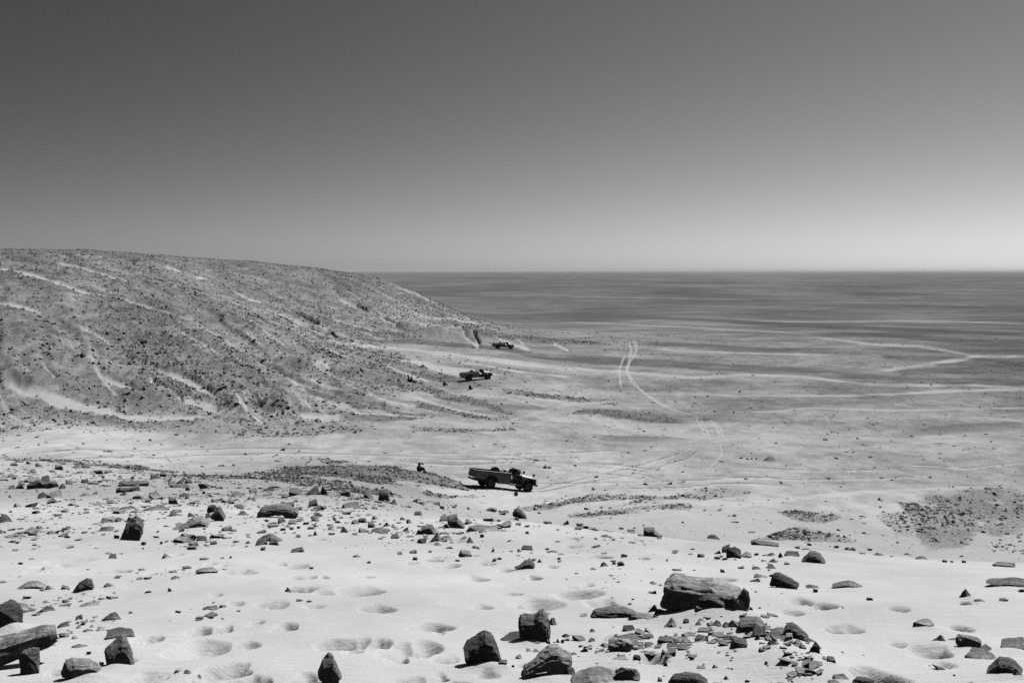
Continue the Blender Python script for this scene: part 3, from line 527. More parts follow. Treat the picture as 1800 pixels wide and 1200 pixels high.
# ------------------------------------------------------------------ materials
def nmat(name):
    m = bpy.data.materials.new(name); m.use_nodes = True
    nt = m.node_tree; b = nt.nodes['Principled BSDF']
    b.inputs['Roughness'].default_value = .9; b.inputs['Specular IOR Level'].default_value = .2
    return m, nt, b
def N(nt, t, **k):
    nd = nt.nodes.new(t)
    for a, v in k.items(): setattr(nd, a, v)
    return nd
def math_(nt, op, a, b):
    nd = nt.nodes.new('ShaderNodeMath'); nd.operation = op
    for i, q in enumerate((a, b)):
        if isinstance(q, (int, float)): nd.inputs[i].default_value = q
        else: nt.links.new(q, nd.inputs[i])
    return nd.outputs[0]
def noise_(nt, vec, scale, det=4, rough=.55, lo=0., hi=1., a=.3, b=.7):
    nd = N(nt, 'ShaderNodeTexNoise'); nd.inputs['Scale'].default_value = scale; nd.inputs['Detail'].default_value = det; nd.inputs['Roughness'].default_value = rough
    if vec is not None: nt.links.new(vec, nd.inputs['Vector'])
    mr = N(nt, 'ShaderNodeMapRange'); mr.inputs[1].default_value = a; mr.inputs[2].default_value = b; mr.inputs[3].default_value = lo; mr.inputs[4].default_value = hi
    nt.links.new(nd.outputs[0], mr.inputs[0])
    return mr.outputs[0]

def ground_material():
    m, nt, b = nmat('desert_ground')
    pos = N(nt, 'ShaderNodeNewGeometry').outputs['Position']
    al = N(nt, 'ShaderNodeAttribute', attribute_name='albedo').outputs['Fac']
    st = N(nt, 'ShaderNodeAttribute', attribute_name='stony').outputs['Fac']
    g1 = noise_(nt, pos, 3.2, 5, .75, .62, 1.38)
    g2 = noise_(nt, pos, 9.0, 4, .7, .7, 1.3)
    mpg = N(nt, 'ShaderNodeMapping'); mpg.inputs['Scale'].default_value = (.05, .11, .11); nt.links.new(pos, mpg.inputs[0])
    g3 = noise_(nt, mpg.outputs[0], 1.0, 9, .68, .74, 1.26, .36, .64)
    gr = math_(nt, 'MULTIPLY', math_(nt, 'MULTIPLY', g1, g2), g3)
    s1 = noise_(nt, pos, .9, 5, .65, .93, 1.07)
    s2 = noise_(nt, pos, 40, 3, .7, .93, 1.07)
    sa = math_(nt, 'MULTIPLY', s1, s2)
    # the paler the ground the more even it is
    mr = N(nt, 'ShaderNodeMapRange'); mr.inputs[1].default_value = .26; mr.inputs[2].default_value = .5; mr.inputs[3].default_value = 1; mr.inputs[4].default_value = 0
    nt.links.new(al, mr.inputs[0])
    mx = N(nt, 'ShaderNodeMix'); nt.links.new(mr.outputs[0], mx.inputs[0]); nt.links.new(sa, mx.inputs[2]); nt.links.new(gr, mx.inputs[3])
    val = math_(nt, 'MULTIPLY', al, mx.outputs[0])
    nt.links.new(val, b.inputs['Base Color'])
    bmp = N(nt, 'ShaderNodeBump'); bmp.inputs['Strength'].default_value = .5; bmp.inputs['Distance'].default_value = .05
    mp = N(nt, 'ShaderNodeMapping'); mp.inputs['Rotation'].default_value = (0, 0, .5); mp.inputs['Scale'].default_value = (2.2, 9, 0)
    nt.links.new(pos, mp.inputs[0])
    rip = noise_(nt, mp.outputs[0], 1.0, 4, .6, 0, .42)
    fine = noise_(nt, pos, 30, 4, .7, 0, .16)
    gv = math_(nt, 'MULTIPLY', noise_(nt, pos, 5, 5, .75, 0, 3.0), mr.outputs[0])
    nt.links.new(math_(nt, 'ADD', math_(nt, 'ADD', rip, fine), gv), bmp.inputs['Height'])
    nt.links.new(bmp.outputs[0], b.inputs['Normal'])
    b.inputs['Roughness'].default_value = 1; b.inputs['Specular IOR Level'].default_value = 0
    return m
M_GROUND = ground_material()

def rock_material(name, lo, hi, veins=.0, rough=.75):
    m, nt, b = nmat(name)
    tc = N(nt, 'ShaderNodeTexCoord').outputs['Object']
    oi = N(nt, 'ShaderNodeObjectInfo').outputs['Random']
    a = noise_(nt, tc, 3.5, 6, .65, lo, hi, .3, .72)
    f = noise_(nt, tc, 28, 4, .7, .72, 1.28)
    v = math_(nt, 'MULTIPLY', a, f)
    mr = N(nt, 'ShaderNodeMapRange'); mr.inputs[3].default_value = .62; mr.inputs[4].default_value = 1.6; nt.links.new(oi, mr.inputs[0])
    v = math_(nt, 'MULTIPLY', v, mr.outputs[0])
    mp = N(nt, 'ShaderNodeMapping'); mp.inputs['Scale'].default_value = (2, 2, 14); mp.inputs['Rotation'].default_value = (.5, .3, 0); nt.links.new(tc, mp.inputs[0])
    stn = noise_(nt, mp.outputs[0], 1.2, 4, .6, .75, 1.3)
    v = math_(nt, 'MULTIPLY', v, stn)
    dust = noise_(nt, tc, 2.2, 6, .75, 0, .16, .58, .72)
    v = math_(nt, 'ADD', v, dust)
    if veins:
        pt = noise_(nt, tc, 6, 5, .8, 0, veins, .62, .7)
        v = math_(nt, 'ADD', v, pt)
    nt.links.new(v, b.inputs['Base Color'])
    bmp = N(nt, 'ShaderNodeBump'); bmp.inputs['Strength'].default_value = .75; bmp.inputs['Distance'].default_value = .02
    h = math_(nt, 'ADD', noise_(nt, tc, 16, 6, .7, 0, 1), math_(nt, 'MULTIPLY', stn, 1.2))
    nt.links.new(h, bmp.inputs['Height']); nt.links.new(bmp.outputs[0], b.inputs['Normal'])
    b.inputs['Roughness'].default_value = rough; b.inputs['Specular IOR Level'].default_value = .3
    return m
M_DARK = rock_material('dark_varnished_rock', .08, .25)
M_GREY = rock_material('grey_rock', .15, .36)
M_PALE = rock_material('pale_rock', .26, .5, .12)
M_MIX = rock_material('mottled_rock', .08, .24, .16)
M_STONE = rock_material('loose_stone', .09, .28)
M_SCREE = rock_material('hillside_stone', .13, .36)

# ------------------------------------------------------------------ ground meshes
def mesh_from(name, co, loops, npoly, nside, mat, smooth=True):
    me = bpy.data.meshes.new(name)
    me.vertices.add(len(co)); me.vertices.foreach_set('co', np.ascontiguousarray(co, np.float32).ravel())
    me.loops.add(len(loops)); me.loops.foreach_set('vertex_index', loops.astype(np.int32))
    me.polygons.add(npoly); me.polygons.foreach_set('loop_start', np.arange(0, npoly * nside, nside, dtype=np.int32))
    me.polygons.foreach_set('use_smooth', np.full(npoly, smooth, bool))
    me.materials.append(mat); me.update(calc_edges=True); me.validate()
    return me
ALB = alb(np.clip(TONE, 60, 225)).astype(np.float32)
idx = np.arange(NR * NT).reshape(NR, NT); nxt = np.roll(idx, -1, 1)
quads = np.stack([idx[:-1], nxt[:-1], nxt[1:], idx[1:]], -1).reshape(-1, 4)
cls_v = np.where(hill > .5, 1, np.where((Z0 > 3.4) & (R < 95), 2, 0)).ravel()
cls = cls_v[quads[:, 0]]
VCO = np.stack([X, Y, Z], -1).reshape(-1, 3)
def struct(o, label, cat):
    o['kind'] = 'structure'; o['label'] = label; o['category'] = cat
for c, nm, lb, ct in ((0, 'desert_plain', 'flat gravel and sand desert plain reaching the horizon', 'plain'), (1, 'hillside', 'stony hillside with pale sand chutes rising on the left', 'hill'), (2, 'sand_slope', 'pale wind-blown sand slope with footprints in the foreground', 'sand')):
    q = quads[cls == c]; us, inv = np.unique(q.ravel(), return_inverse=True)
    co = VCO[us]
    if c == 2:                      # close the small hole under the viewpoint's foot
        k = np.searchsorted(us, idx[0]); cen = len(co)
        co = np.vstack([co, [[0, 0, float(Z[0].mean())]]])
        me = bpy.data.meshes.new(nm)
        kk = np.stack([np.full(NT // 2, cen), k[0:NT - 1:2][:NT // 2], k[1:NT:2][:NT // 2], np.append(k[2:NT:2], k[0])[:NT // 2]], -1)
        inv = np.concatenate([inv, kk[:, ::-1].ravel()])
        npoly = len(q) + len(kk)
    else: npoly = len(q)
    me = mesh_from(nm, co, inv, npoly, 4, M_GROUND)
    for an, arr in (('albedo', ALB.ravel()), ('stony', STONY.astype(np.float32).ravel())):
        at = me.attributes.new(an, 'FLOAT', 'POINT'); vals = arr[us]
        if c == 2: vals = np.append(vals, vals[0])
        at.data.foreach_set('value', vals.astype(np.float32))
    o = bpy.data.objects.new(nm, me); COL.objects.link(o); struct(o, lb, ct)

# ------------------------------------------------------------------ loose stones nobody could count
CUBE = np.array([[x, y, z] for x in (-1, 1) for y in (-1, 1) for z in (-1, 1)], float)
OCT = np.array([[1, 0, 0], [-1, 0, 0], [0, 1, 0], [0, -1, 0], [0, 0, 1], [0, 0, -1]], float)
OT = np.array([[0, 2, 4], [2, 1, 4], [1, 3, 4], [3, 0, 4], [2, 0, 5], [1, 2, 5], [3, 1, 5], [0, 3, 5]])
OCT = np.array([[.8, .5, -.3], [-.75, -.55, -.4], [-.6, .6, .25], [.55, -.65, .3], [.15, .1, .75], [-.1, 0, -.8]])
OPROT = np.array([(OCT * rng.uniform(.6, 1.0, (6, 1)) + rng.normal(0, .16, (6, 3))) for i in range(40)])
CT = np.array([[0, 1, 3], [0, 3, 2], [4, 6, 7], [4, 7, 5], [0, 4, 5], [0, 5, 1], [2, 3, 7], [2, 7, 6], [0, 2, 6], [0, 6, 4], [1, 5, 7], [1, 7, 3]])
PROT = np.array([CUBE * (.5 + .0 * i) * rng.uniform(.55, 1.1, (8, 1)) + rng.normal(0, .12, (8, 3)) for i in range(40)])
area = np.zeros_like(X); dr = np.gradient(rr)[:, None]; dt = np.gradient(th)[None]
area = R * dr * dt
inview = (np.abs(AZ) < .6) & front
def stones(name, label, cat, count, dens, smin, smax, power, mat, flat=.6):
    w = (area * dens * inview); w[-1] = 0; w[:, -1] = 0; w = w.ravel(); w = w / w.sum()
    k = rng.choice(len(w), count, p=w); i, j = np.divmod(k, NT)
    a, b = rng.random(count), rng.random(count)
    r = rr[i] * (1 - a) + rr[i + 1] * a; t = th[j] * (1 - b) + th[j + 1] * b
    z = (Z[i, j] * (1 - b) + Z[i, j + 1] * b) * (1 - a) + (Z[i + 1, j] * (1 - b) + Z[i + 1, j + 1] * b) * a
    s = smin * (smax / smin) ** (rng.random(count) ** power)
    small = count > 8000; PR, TR, nv = (OPROT, OT, 6) if small else (PROT, CT, 8)
    P_ = PR[rng.integers(0, 40, count)] * np.stack([s * rng.uniform(.8, 1.4, count), s * rng.uniform(.7, 1.1, count), s * rng.uniform(.5, 1.1, count) * flat], -1)[:, None]
    yaw = rng.uniform(0, 6.28, count); tx = rng.normal(0, .3, count)
    c, s_ = np.cos(tx)[:, None], np.sin(tx)[:, None]
    y1, z1 = P_[..., 1] * c - P_[..., 2] * s_, P_[..., 1] * s_ + P_[..., 2] * c
    c, s_ = np.cos(yaw)[:, None], np.sin(yaw)[:, None]
    x2, y2 = P_[..., 0] * c - y1 * s_, P_[..., 0] * s_ + y1 * c
    co = np.stack([x2 + (r * np.sin(t))[:, None], y2 + (r * np.cos(t))[:, None], z1 + (z + s * (.06 if small else .1))[:, None]], -1).reshape(-1, 3)
    tri = (TR[None] + (np.arange(count) * nv)[:, None, None]).reshape(-1)
    me = mesh_from(name, co, tri, count * len(TR), 3, mat, False)
    o = bpy.data.objects.new(name, me); COL.objects.link(o)
    o['kind'] = 'stuff'; o['label'] = label; o['category'] = cat
    return o
def spot(px, py, w, h):
    """soft blob of density on the ground, an ellipse as wide and as deep as it looks from the slope"""
    x, y = ground_at(px, py); y1 = ground_at(px, py - h)[1]; y0 = ground_at(px, py + h)[1]
    return np.exp(-(((X - x) / (w * y / F)) ** 2 + ((Y - y) / max((y1 - y0) / 2, .3)) ** 2))
clump = ss(.35, .65, fbm(X / 3, Y / 3, 120, 3))
stones('hillside_stones', 'dark loose stones strewn over the hillside', 'stones', 88000, hill * STONY * (.35 + clump) * (R < 400) * (1 + 1.0 * ss(13, 4, Z0)) * (.6 + .8 * RIDGE), .09, .54, 2.7, M_SCREE, 1.0)
gp = STONY * (1 - hill) * (R < 175) * (R > 30)
stones('gravel', 'dark gravel stones in patches on the valley floor', 'gravel', 19000, np.maximum(gp - .05, 0) ** 1.1 * (R < 96) * (.4 + clump ** 2), .04, .26, 3.2, M_STONE, .8)
stones('apron_gravel', 'dark gravel spread over the toe of the hill', 'gravel', 9000, np.maximum(gp - .05, 0) * (R >= 96) * (.35 + clump), .06, .34, 3.0, M_STONE, .8)
stones('scattered_stones', 'small scattered stones on the open plain', 'stones', 13000, (1 - hill) * (1 - slope_fg) * (R > 55) * (R < 330) * (.15 + clump) * (70 / np.maximum(R, 70)) ** .5, .06, .40, 4.5, M_STONE)
pd = np.zeros_like(X)
for a in ((100, 830, 140, 14), (300, 845, 160, 14), (450, 870, 160, 22), (250, 885, 120, 12), (500, 925, 70, 14), (620, 890, 60, 14), (690, 930, 90, 16), (790, 935, 90, 18), (760, 885, 60, 8), (1290, 980, 50, 5), (1350, 990, 30, 8)): pd += spot(*a) * .9
for a in ((1250, 1110, 70, 14), (1330, 1140, 70, 20), (1400, 1165, 50, 22), (1440, 1190, 40, 18), (1360, 1130, 50, 12), (1390, 1150, 40, 14), (1420, 1178, 36, 14), (1310, 1125, 50, 12), (1230, 1150, 60, 26), (1120, 1140, 70, 20), (1180, 1120, 50, 10), (1000, 1130, 50, 16), (60, 1070, 60, 14), (100, 1060, 50, 10), (130, 1110, 60, 16), (300, 1010, 40, 16), (70, 940, 70, 12), (340, 950, 50, 12), (360, 1080, 30, 10), (930, 970, 30, 10)): pd += spot(*a) * 1.6
for a in ((900, 920, 50, 5), (1040, 930, 80, 5), (1130, 935, 60, 4)): pd += spot(*a) * .35
pd += .003 * ss(.5, .75, fbm(X / 2, Y / 2, 130, 3))
pd *= slope_fg * (R > 5.5)
stones('foreground_pebbles', 'small flat stones and chips scattered over the pale sand', 'pebbles', 5200, pd * np.minimum(R, 60) ** -1.1, .016, .11, 2.2, M_STONE, .42)
stones('slope_stones', 'stones thickly strewn over the far left of the sand slope', 'stones', 1700, pd * (R > 17) * (R < 80), .05, .30, 3.0, M_STONE, .55)

# ------------------------------------------------------------------ rocks on the sand slope
def tag(o, label, cat, group=None):
    o['label'] = label; o['category'] = cat
    if group: o['group'] = group
    return o

def hull_points(shape, rg):
    p = []
    def ring(nn, rad, z, jit, ph=None):
        ph = rg.uniform(0, 6.28) if ph is None else ph
        for k in range(nn):
            a = ph + 6.2832 * (k + rg.uniform(-.3, .3)) / nn
            q = rad * (1 + rg.uniform(-jit, jit)); p.append((q * math.cos(a), q * math.sin(a), z + rg.uniform(-.06, .06)))
    if shape == 'block':
        tx, ty = rg.uniform(-.12, .12), rg.uniform(-.1, .1); tl = rg.uniform(-.25, .25)
        for sx in (-1, 1):
            for sy in (-1, 1):
                p.append((.44 * sx + rg.uniform(-.1, .1), .42 * sy + rg.uniform(-.1, .1), 0))
                p.append((.44 * sx + tx + rg.uniform(-.1, .1), .42 * sy + ty + rg.uniform(-.1, .1), .68 + tl * sx * .7 + (.34 if sy > 0 else 0) + rg.uniform(-.08, .08)))
        ring(4, .55, .42, .1)
    elif shape == 'slab':
        ph = rg.uniform(0, 6.28); nn = rg.choice((5, 6, 7))
        st = rg.getstate(); ring(nn, .5, 0, .25, ph); rg.setstate(st)
        for q in p[:]: p.append((q[0] * .93 + rg.uniform(-.05, .05), q[1] * .93, .7 + q[0] * rg.uniform(-.3, .3) + q[1] * .75))
    elif shape == 'shard':
        tl = rg.uniform(-.5, .5)
        for k in range(11):
            a = 6.2832 * (k + rg.uniform(-.4, .4)) / 11; zz = rg.choice((0, 0, .15, .5, .7)); q = rg.uniform(.45, .56) if zz < .2 else rg.uniform(.3, .46)
            p.append((q * math.cos(a), q * math.sin(a), zz + tl * q * math.cos(a) + .45 * q * math.sin(a)))
        p += [(rg.uniform(-.3, .3), .2, .95), (rg.uniform(-.35, .35), .1, .8)]
    elif shape == 'wedge':
        ring(6, .5, 0, .15); a = rg.choice((-1, 1)) * rg.uniform(.15, .35)
        p += [(a, -.05 + rg.uniform(-.1, .1), 1), (a * .4, .3, .85), (-a * 1.2, -.1, .38), (a * 1.3, -.2, .6)]
    elif shape == 'peak':
        ring(5, .5, 0, .15); ax = rg.uniform(-.25, .25)
        p += [(ax, .05, 1), (ax + .14, .2, .85), (ax - .25, -.1, .5), (ax + .3, -.1, .42), (ax, -.28, .45)]
    else:
        for k in range(26):
            v = Vector((rg.gauss(0, 1), rg.gauss(0, 1), rg.gauss(0, 1))).normalized()
            q = [math.copysign(abs(c) ** .75, c) for c in v]
            p.append((q[0] * .5, q[1] * .5, .5 + q[2] * .5))
    if shape != 'round': p = [(x * (1.2 - .28 * min(max(z, 0), 1)), y * (1.2 - .28 * min(max(z, 0), 1)), z) for x, y, z in p]
    return p

def rough_up(bm, size, cuts, seed, amp=1.0):
    bmesh.ops.triangulate(bm, faces=bm.faces)
    if cuts:
        bmesh.ops.subdivide_edges(bm, edges=bm.edges[:], cuts=cuts, use_grid_fill=True)
        bm.normal_update()
        off = Vector((seed * 1.37 % 91, seed * 2.11 % 53, seed * .77 % 37))
        mv = []
        for v in bm.verts:
            c = v.co
            n1 = mnoise.noise(c * 2.3 + off); n2 = mnoise.noise(c * 6.5 + off); n3 = mnoise.noise(c * 15 + off)
            step = math.sin((c.z + .3 * c.x + .4 * mnoise.noise(c * 1.5 + off)) * 21) * .35
            n4 = -max(0, .12 - abs(mnoise.noise(c * 3.1 + off * 1.7))) * .25
            mv.append(v.normal * amp * (.045 * n1 + .03 * n2 + .016 * n3 + .010 * step + n4))
        for v, d in zip(bm.verts, mv): v.co += d

def finish_rock(bm, name, w, d, h, mat, bury):
    xs = [v.co for v in bm.verts]
    lo = [min(c[i] for c in xs) for i in range(3)]; hi = [max(c[i] for c in xs) for i in range(3)]
    for v in bm.verts:
        v.co = Vector(((v.co.x - (lo[0] + hi[0]) / 2) / (hi[0] - lo[0]) * w, (v.co.y - (lo[1] + hi[1]) / 2) / (hi[1] - lo[1]) * d, (v.co.z - lo[2]) / (hi[2] - lo[2]) * h * (1 + bury) - h * bury))
    me = bpy.data.meshes.new(name); bm.to_mesh(me); bm.free()
    for q in me.polygons: q.use_smooth = True
    me.set_sharp_from_angle(angle=math.radians(20))
    me.materials.append(mat)
    o = bpy.data.objects.new(name, me); COL.objects.link(o)
    return o

def loft_rock(outline, seed, layers=None):
    """solid from a side outline (u 0..1, v 0..1), thinner to the back and front, concave outlines allowed"""
    bm = bmesh.new(); rg = random.Random(seed); rings = []
    layers = layers or [(-.5, .84, .58), (-.40, .97, .74), (-.05, 1, .95), (.28, .97, 1), (.5, .8, .86)]
    nn = len(outline)
    jit = [rg.uniform(-.07, .07) for _ in outline]
    for y, su, sv in layers:
        rings.append([bm.verts.new(((u - .5) * su + rg.uniform(-.012, .012), y + jit[k] * (1 if abs(y) < .45 else .6), v * sv)) for k, (u, v) in enumerate(outline)])
    for a, b in zip(rings[:-1], rings[1:]):
        for k in range(nn): bm.faces.new((a[k], a[(k + 1) % nn], b[(k + 1) % nn], b[k]))
    bm.faces.new(rings[0][::-1]); bm.faces.new(rings[-1])
    bmesh.ops.recalc_face_normals(bm, faces=bm.faces)
    return bm

OUT = {
 'giant': [(0, 0), (0, .45), (.04, .85), (.12, 1.0), (.22, .99), (.28, .93), (.45, .9), (.58, .96), (.62, .88), (.78, .8), (.9, .72), (.97, .5), (1, .22), (.99, 0)],
 'cube': [(.1, .05), (.0, .6), (.08, .68), (.42, .9), (.58, 1), (.75, .9), (.9, .55), (1, .1), (.75, 0), (.5, -.03)],
 'cup': [(.06, .1), (0, .8), (.1, .86), (.5, .85), (.66, .98), (.78, 1), (.95, .75), (1, .3), (.97, .05), (.6, 0)],
 'arch': [(0, 0), (.06, .45), (.14, .8), (.45, 1), (.8, .95), (1, .6), (.97, .2), (.82, .05), (.72, .3), (.62, .6), (.45, .58), (.25, .42), (.1, .05)],
 'hood': [(.0, .04), (.04, .0), (.14, .08), (.22, .3), (.45, .38), (.65, .3), (.85, .15), (.92, .3), (1, .75), (.88, .85), (.7, 1), (.55, .97), (.4, .78), (.2, .5), (.08, .35), (.03, .2)],
 'prism': [(0, 0), (.06, .75), (.3, .9), (.62, 1), (.72, .9), (1, .18), (.98, 0)],
 'lean': [(0, 0), (.15, .3), (.35, .72), (.5, .85), (.72, 1), (.95, .85), (1, .6), (.96, .35), (.82, .05), (.5, -.02)],
 'trap': [(0, 0), (.14, .15), (.26, .8), (.32, .98), (.85, 1), (.93, .6), (1, .05)],
 'tent': [(0, .42), (.25, .8), (.5, 1), (.64, .97), (.86, .6), (1, .35), (.86, .3), (.9, .0), (.2, -.05), (.22, .4), (.1, .36)],
 'wingl': [(0, .3), (.3, .55), (.55, .95), (.8, 1), (.96, .7), (1, .4), (.9, .12), (.65, 0), (.4, .2)],
 'barl': [(0, .1), (0, .75), (.15, 1), (.3, .8), (.65, .85), (1, .75), (1, .1), (.7, 0), (.3, .15)],
 'ridge': [(0, .6), (.1, .85), (.3, 1), (.62, .75), (.85, .5), (1, .1), (.95, 0), (.7, .1), (.5, .25), (.3, .45), (.12, .5)],
 'roof': [(0, .35), (.25, .75), (.5, 1), (.68, .85), (1, .1), (.8, .35), (.55, .65), (.3, .5)],
 'shell': [(0, .4), (.12, .95), (.3, 1), (.75, .75), (1, .45), (.88, .3), (.86, 0), (.7, .1), (.45, .02), (.25, .12), (.2, .5)],
 'capblock': [(.02, 0), (0, .85), (.1, .95), (.55, 1), (.6, .75), (.95, .4), (1, .15), (.85, 0)],
 'foot': [(0, .25), (.35, .95), (.6, 1), (.8, .8), (1, .35), (.97, .05), (.7, 0), (.4, .15)],
}
MATS = {'d': M_DARK, 'g': M_GREY, 'p': M_PALE, 'm': M_MIX}
TONE_W = {'d': 'dark', 'g': 'grey', 'p': 'pale', 'm': 'mottled'}
SHAPE_W = {'shard': 'angular', 'slab': 'flat', 'wedge': 'wedge-shaped', 'block': 'blocky', 'round': 'rounded', 'peak': 'pointed'}
def size_w(w, h):
    return 'tiny' if w < 10 else 'small' if w < 15 else 'middling' if w < 21 else 'large'
marks = [(q[0], q[1] - q[3] / 2, q[7]) for q in ROCKS if q[7]]
# labels of the unnamed ones: by look, side and distance from the nearest named rock
buckets = {}
for k, q in enumerate(plain):
    cx, cy = q[0], q[1] - q[3] / 2
    mx, my, ref = min(marks, key=lambda m: math.hypot(m[0] - cx, (m[1] - cy) * 1.8))
    dx, dy = cx - mx, (cy - my) * 1.8
    side = ('right of' if dx > 0 else 'left of') if abs(dx) > abs(dy) else ('in front of' if dy > 0 else 'behind')
    if q[1] < 815 and q[0] > 1000: ref, side = 'the front truck, out on the open valley floor', 'far right of'
    buckets.setdefault((size_w(q[2], q[3]), SHAPE_W[q[4]], TONE_W[q[5]], side, ref), []).append((math.hypot(dx, dy), k))
ORD = ['', 'second ', 'third ', 'fourth ', 'fifth ', 'sixth ', 'seventh ', 'eighth ']
auto = {}
for (sz, shp, tn, side, ref), lst in buckets.items():
    lst.sort()
    for r_, (d_, k) in enumerate(lst):
        auto[k] = ('nearest ' if r_ == 0 and len(lst) > 1 else ORD[r_]) + f'{sz} {shp} {tn} stone {side} {ref}'

def put_rock(px, py, w, h, shape, tone, label, seed, named):
    x, y = ground_at(px, py); s = math.hypot(x, y) / F * 1.0
    W = w * s
    gz = raydir(px, py)[1]; graze = max(-gz - .17, .05) if y < 40 else max(-gz - .1, .05)
    D = W * ({'slab': .75, 'giant': .42, 'arch': .3, 'hood': .45, 'ridge': .55, 'barl': .35, 'shell': .5, 'roof': .6, 'wingl': .55}.get(shape, .7))
    D = min(D, 2.2 * h * s / .17 * .5)
    H = max(h * s - D * graze * .55, h * s * .5) * (1 if named else .92)
    small = w < 24 and not named
    name = 'boulder' if w * s > .3 and h > 14 else 'stone_slab' if shape in ('slab', 'barl', 'wingl', 'roof') else 'stone'
    if shape in OUT:
        bm = loft_rock(OUT[shape], seed); rough_up(bm, W, 5 if w > 50 else 3 if w > 30 else 1, seed, .62 if w > 36 else .5)
    else:
        rg = random.Random(seed); bm = bmesh.new()
        for c in hull_points(shape, rg): bm.verts.new(c)
        res = bmesh.ops.convex_hull(bm, input=bm.verts)
        bmesh.ops.delete(bm, geom=[g for g in res['geom_interior'] if isinstance(g, bmesh.types.BMVert)], context='VERTS')
        rough_up(bm, W, 5 if w > 40 else 3 if w > 22 else 1, seed, 1.0 if w > 22 else .8)
    bury = .18 if shape in OUT else .5 if shape == 'shard' else .35
    o = finish_rock(bm, name, W, D, H, MATS[tone], bury)
    cx, cy = x * (1 + D * .5 / y), y + D * .5
    yaw = -math.atan2(x, y) + (random.Random(seed).uniform(-.12, .12) if shape in OUT else random.Random(seed).uniform(-.25, .25))
    o.location = (cx, cy, min(z_at(x, y), z_at(cx, cy)) if w > 30 else z_at(cx, cy) - .0)
    rt = random.Random(seed + 9); o.rotation_euler = (math.radians(-4 + rt.uniform(-6, 6)), math.radians(rt.uniform(-8, 8) if not named else rt.uniform(-3, 3)), yaw)
    tag(o, label, 'rock' if name != 'stone' else 'stone', 'rocks on the sand slope'); o['kind'] = 'thing'
    return o
for k, q in enumerate(ROCKS): put_rock(*q[:7], 100 + k, True)
for k, q in enumerate(plain): put_rock(*q[:6], auto[k], 500 + k, False)
# the remaining chips, joined
def chips(lst):
    co, tri = [], []
    for k, (px, py, w, h, shp, tn) in enumerate(lst):
        x, y = ground_at(px, py); s = y / F; z = z_at(x, y)
        p = PROT[k % 40] * np.array([w * s * .8, w * s * .6, h * s * .9]); p = p + np.array([x, y + .3 * w * s, z + h * s * .3])
        tri += (CT + len(co) * 1).ravel().tolist() if False else (CT + 8 * k).ravel().tolist(); co.append(p)
    me = mesh_from('rock_chips', np.concatenate(co), np.array(tri), len(lst) * 12, 3, M_STONE, False)
    o = bpy.data.objects.new('rock_chips', me); COL.objects.link(o); o['kind'] = 'stuff'; o['label'] = 'thin dark rock chips lying on the sand slope'; o['category'] = 'rock chips'
chips(tiny)

# ------------------------------------------------------------------ simple mesh collector for made things
class MB:
    def __init__(self): self.v, self.f = [], []
    def add(self, vs, fs):
        k = len(self.v); self.v += [tuple(p) for p in vs]; self.f += [tuple(i + k for i in q) for q in fs]; return self
    def box(self, x0, x1, y0, y1, z0, z1):
        return self.add([(x, y, z) for x in (x0, x1) for y in (y0, y1) for z in (z0, z1)], [(0, 1, 3, 2), (4, 6, 7, 5), (0, 4, 5, 1), (2, 3, 7, 6), (0, 2, 6, 4), (1, 5, 7, 3)])
    def prism(self, poly, y0, y1):
        """outline in x-z pushed from y0 to y1"""
        k = len(poly)
        return self.add([(x, y0, z) for x, z in poly] + [(x, y1, z) for x, z in poly], [tuple(range(k)), tuple(range(2 * k - 1, k - 1, -1))] + [(i, i + k, (i + 1) % k + k, (i + 1) % k) for i in range(k)])
    def tube(self, pts, rad, k=8):
        pts = [Vector(p) for p in pts]; rs = rad if isinstance(rad, (list, tuple)) else [rad] * len(pts); vs, fs = [], []
        for i, p in enumerate(pts):
            d = (pts[min(i + 1, len(pts) - 1)] - pts[max(i - 1, 0)]).normalized()
            a = d.orthogonal().normalized() if i == 0 else (a - d * a.dot(d)).normalized()
            b = d.cross(a)
            vs += [p + (a * math.cos(6.2832 * j / k) + b * math.sin(6.2832 * j / k)) * rs[i] for j in range(k)]
        for i in range(len(pts) - 1):
            for j in range(k): fs.append((i * k + j, i * k + (j + 1) % k, (i + 1) * k + (j + 1) % k, (i + 1) * k + j))
        fs += [tuple(range(k))[::-1], tuple(range((len(pts) - 1) * k, len(pts) * k))]
        return self.add(vs, fs)
    def lathe(self, prof, c, k=24):
        """profile (radius, y) turned round the y axis through c"""
        vs, fs, m_ = [], [], len(prof)
        for j in range(k):
            a = 6.2832 * j / k
            vs += [(c[0] + r * math.cos(a), c[1] + y, c[2] + r * math.sin(a)) for r, y in prof]
        for j in range(k):
            for i in range(m_ - 1): fs.append((j * m_ + i, j * m_ + i + 1, ((j + 1) % k) * m_ + i + 1, ((j + 1) % k) * m_ + i))
        return self.add(vs, fs)
    def build(self, name, mat, parent=None, bevel=0.0, smooth=False):
        me = bpy.data.meshes.new(name); me.from_pydata(self.v, [], self.f)
        bm = bmesh.new(); bm.from_mesh(me)
        bmesh.ops.recalc_face_normals(bm, faces=bm.faces)
        if bevel: bmesh.ops.bevel(bm, geom=bm.edges[:], offset=bevel, segments=1, affect='EDGES', clamp_overlap=True)
        bm.to_mesh(me); bm.free()
        for q in me.polygons: q.use_smooth = smooth
        if smooth: me.set_sharp_from_angle(angle=math.radians(40))
        me.materials.append(mat)
        o = bpy.data.objects.new(name, me); COL.objects.link(o); o.parent = parent
        return o

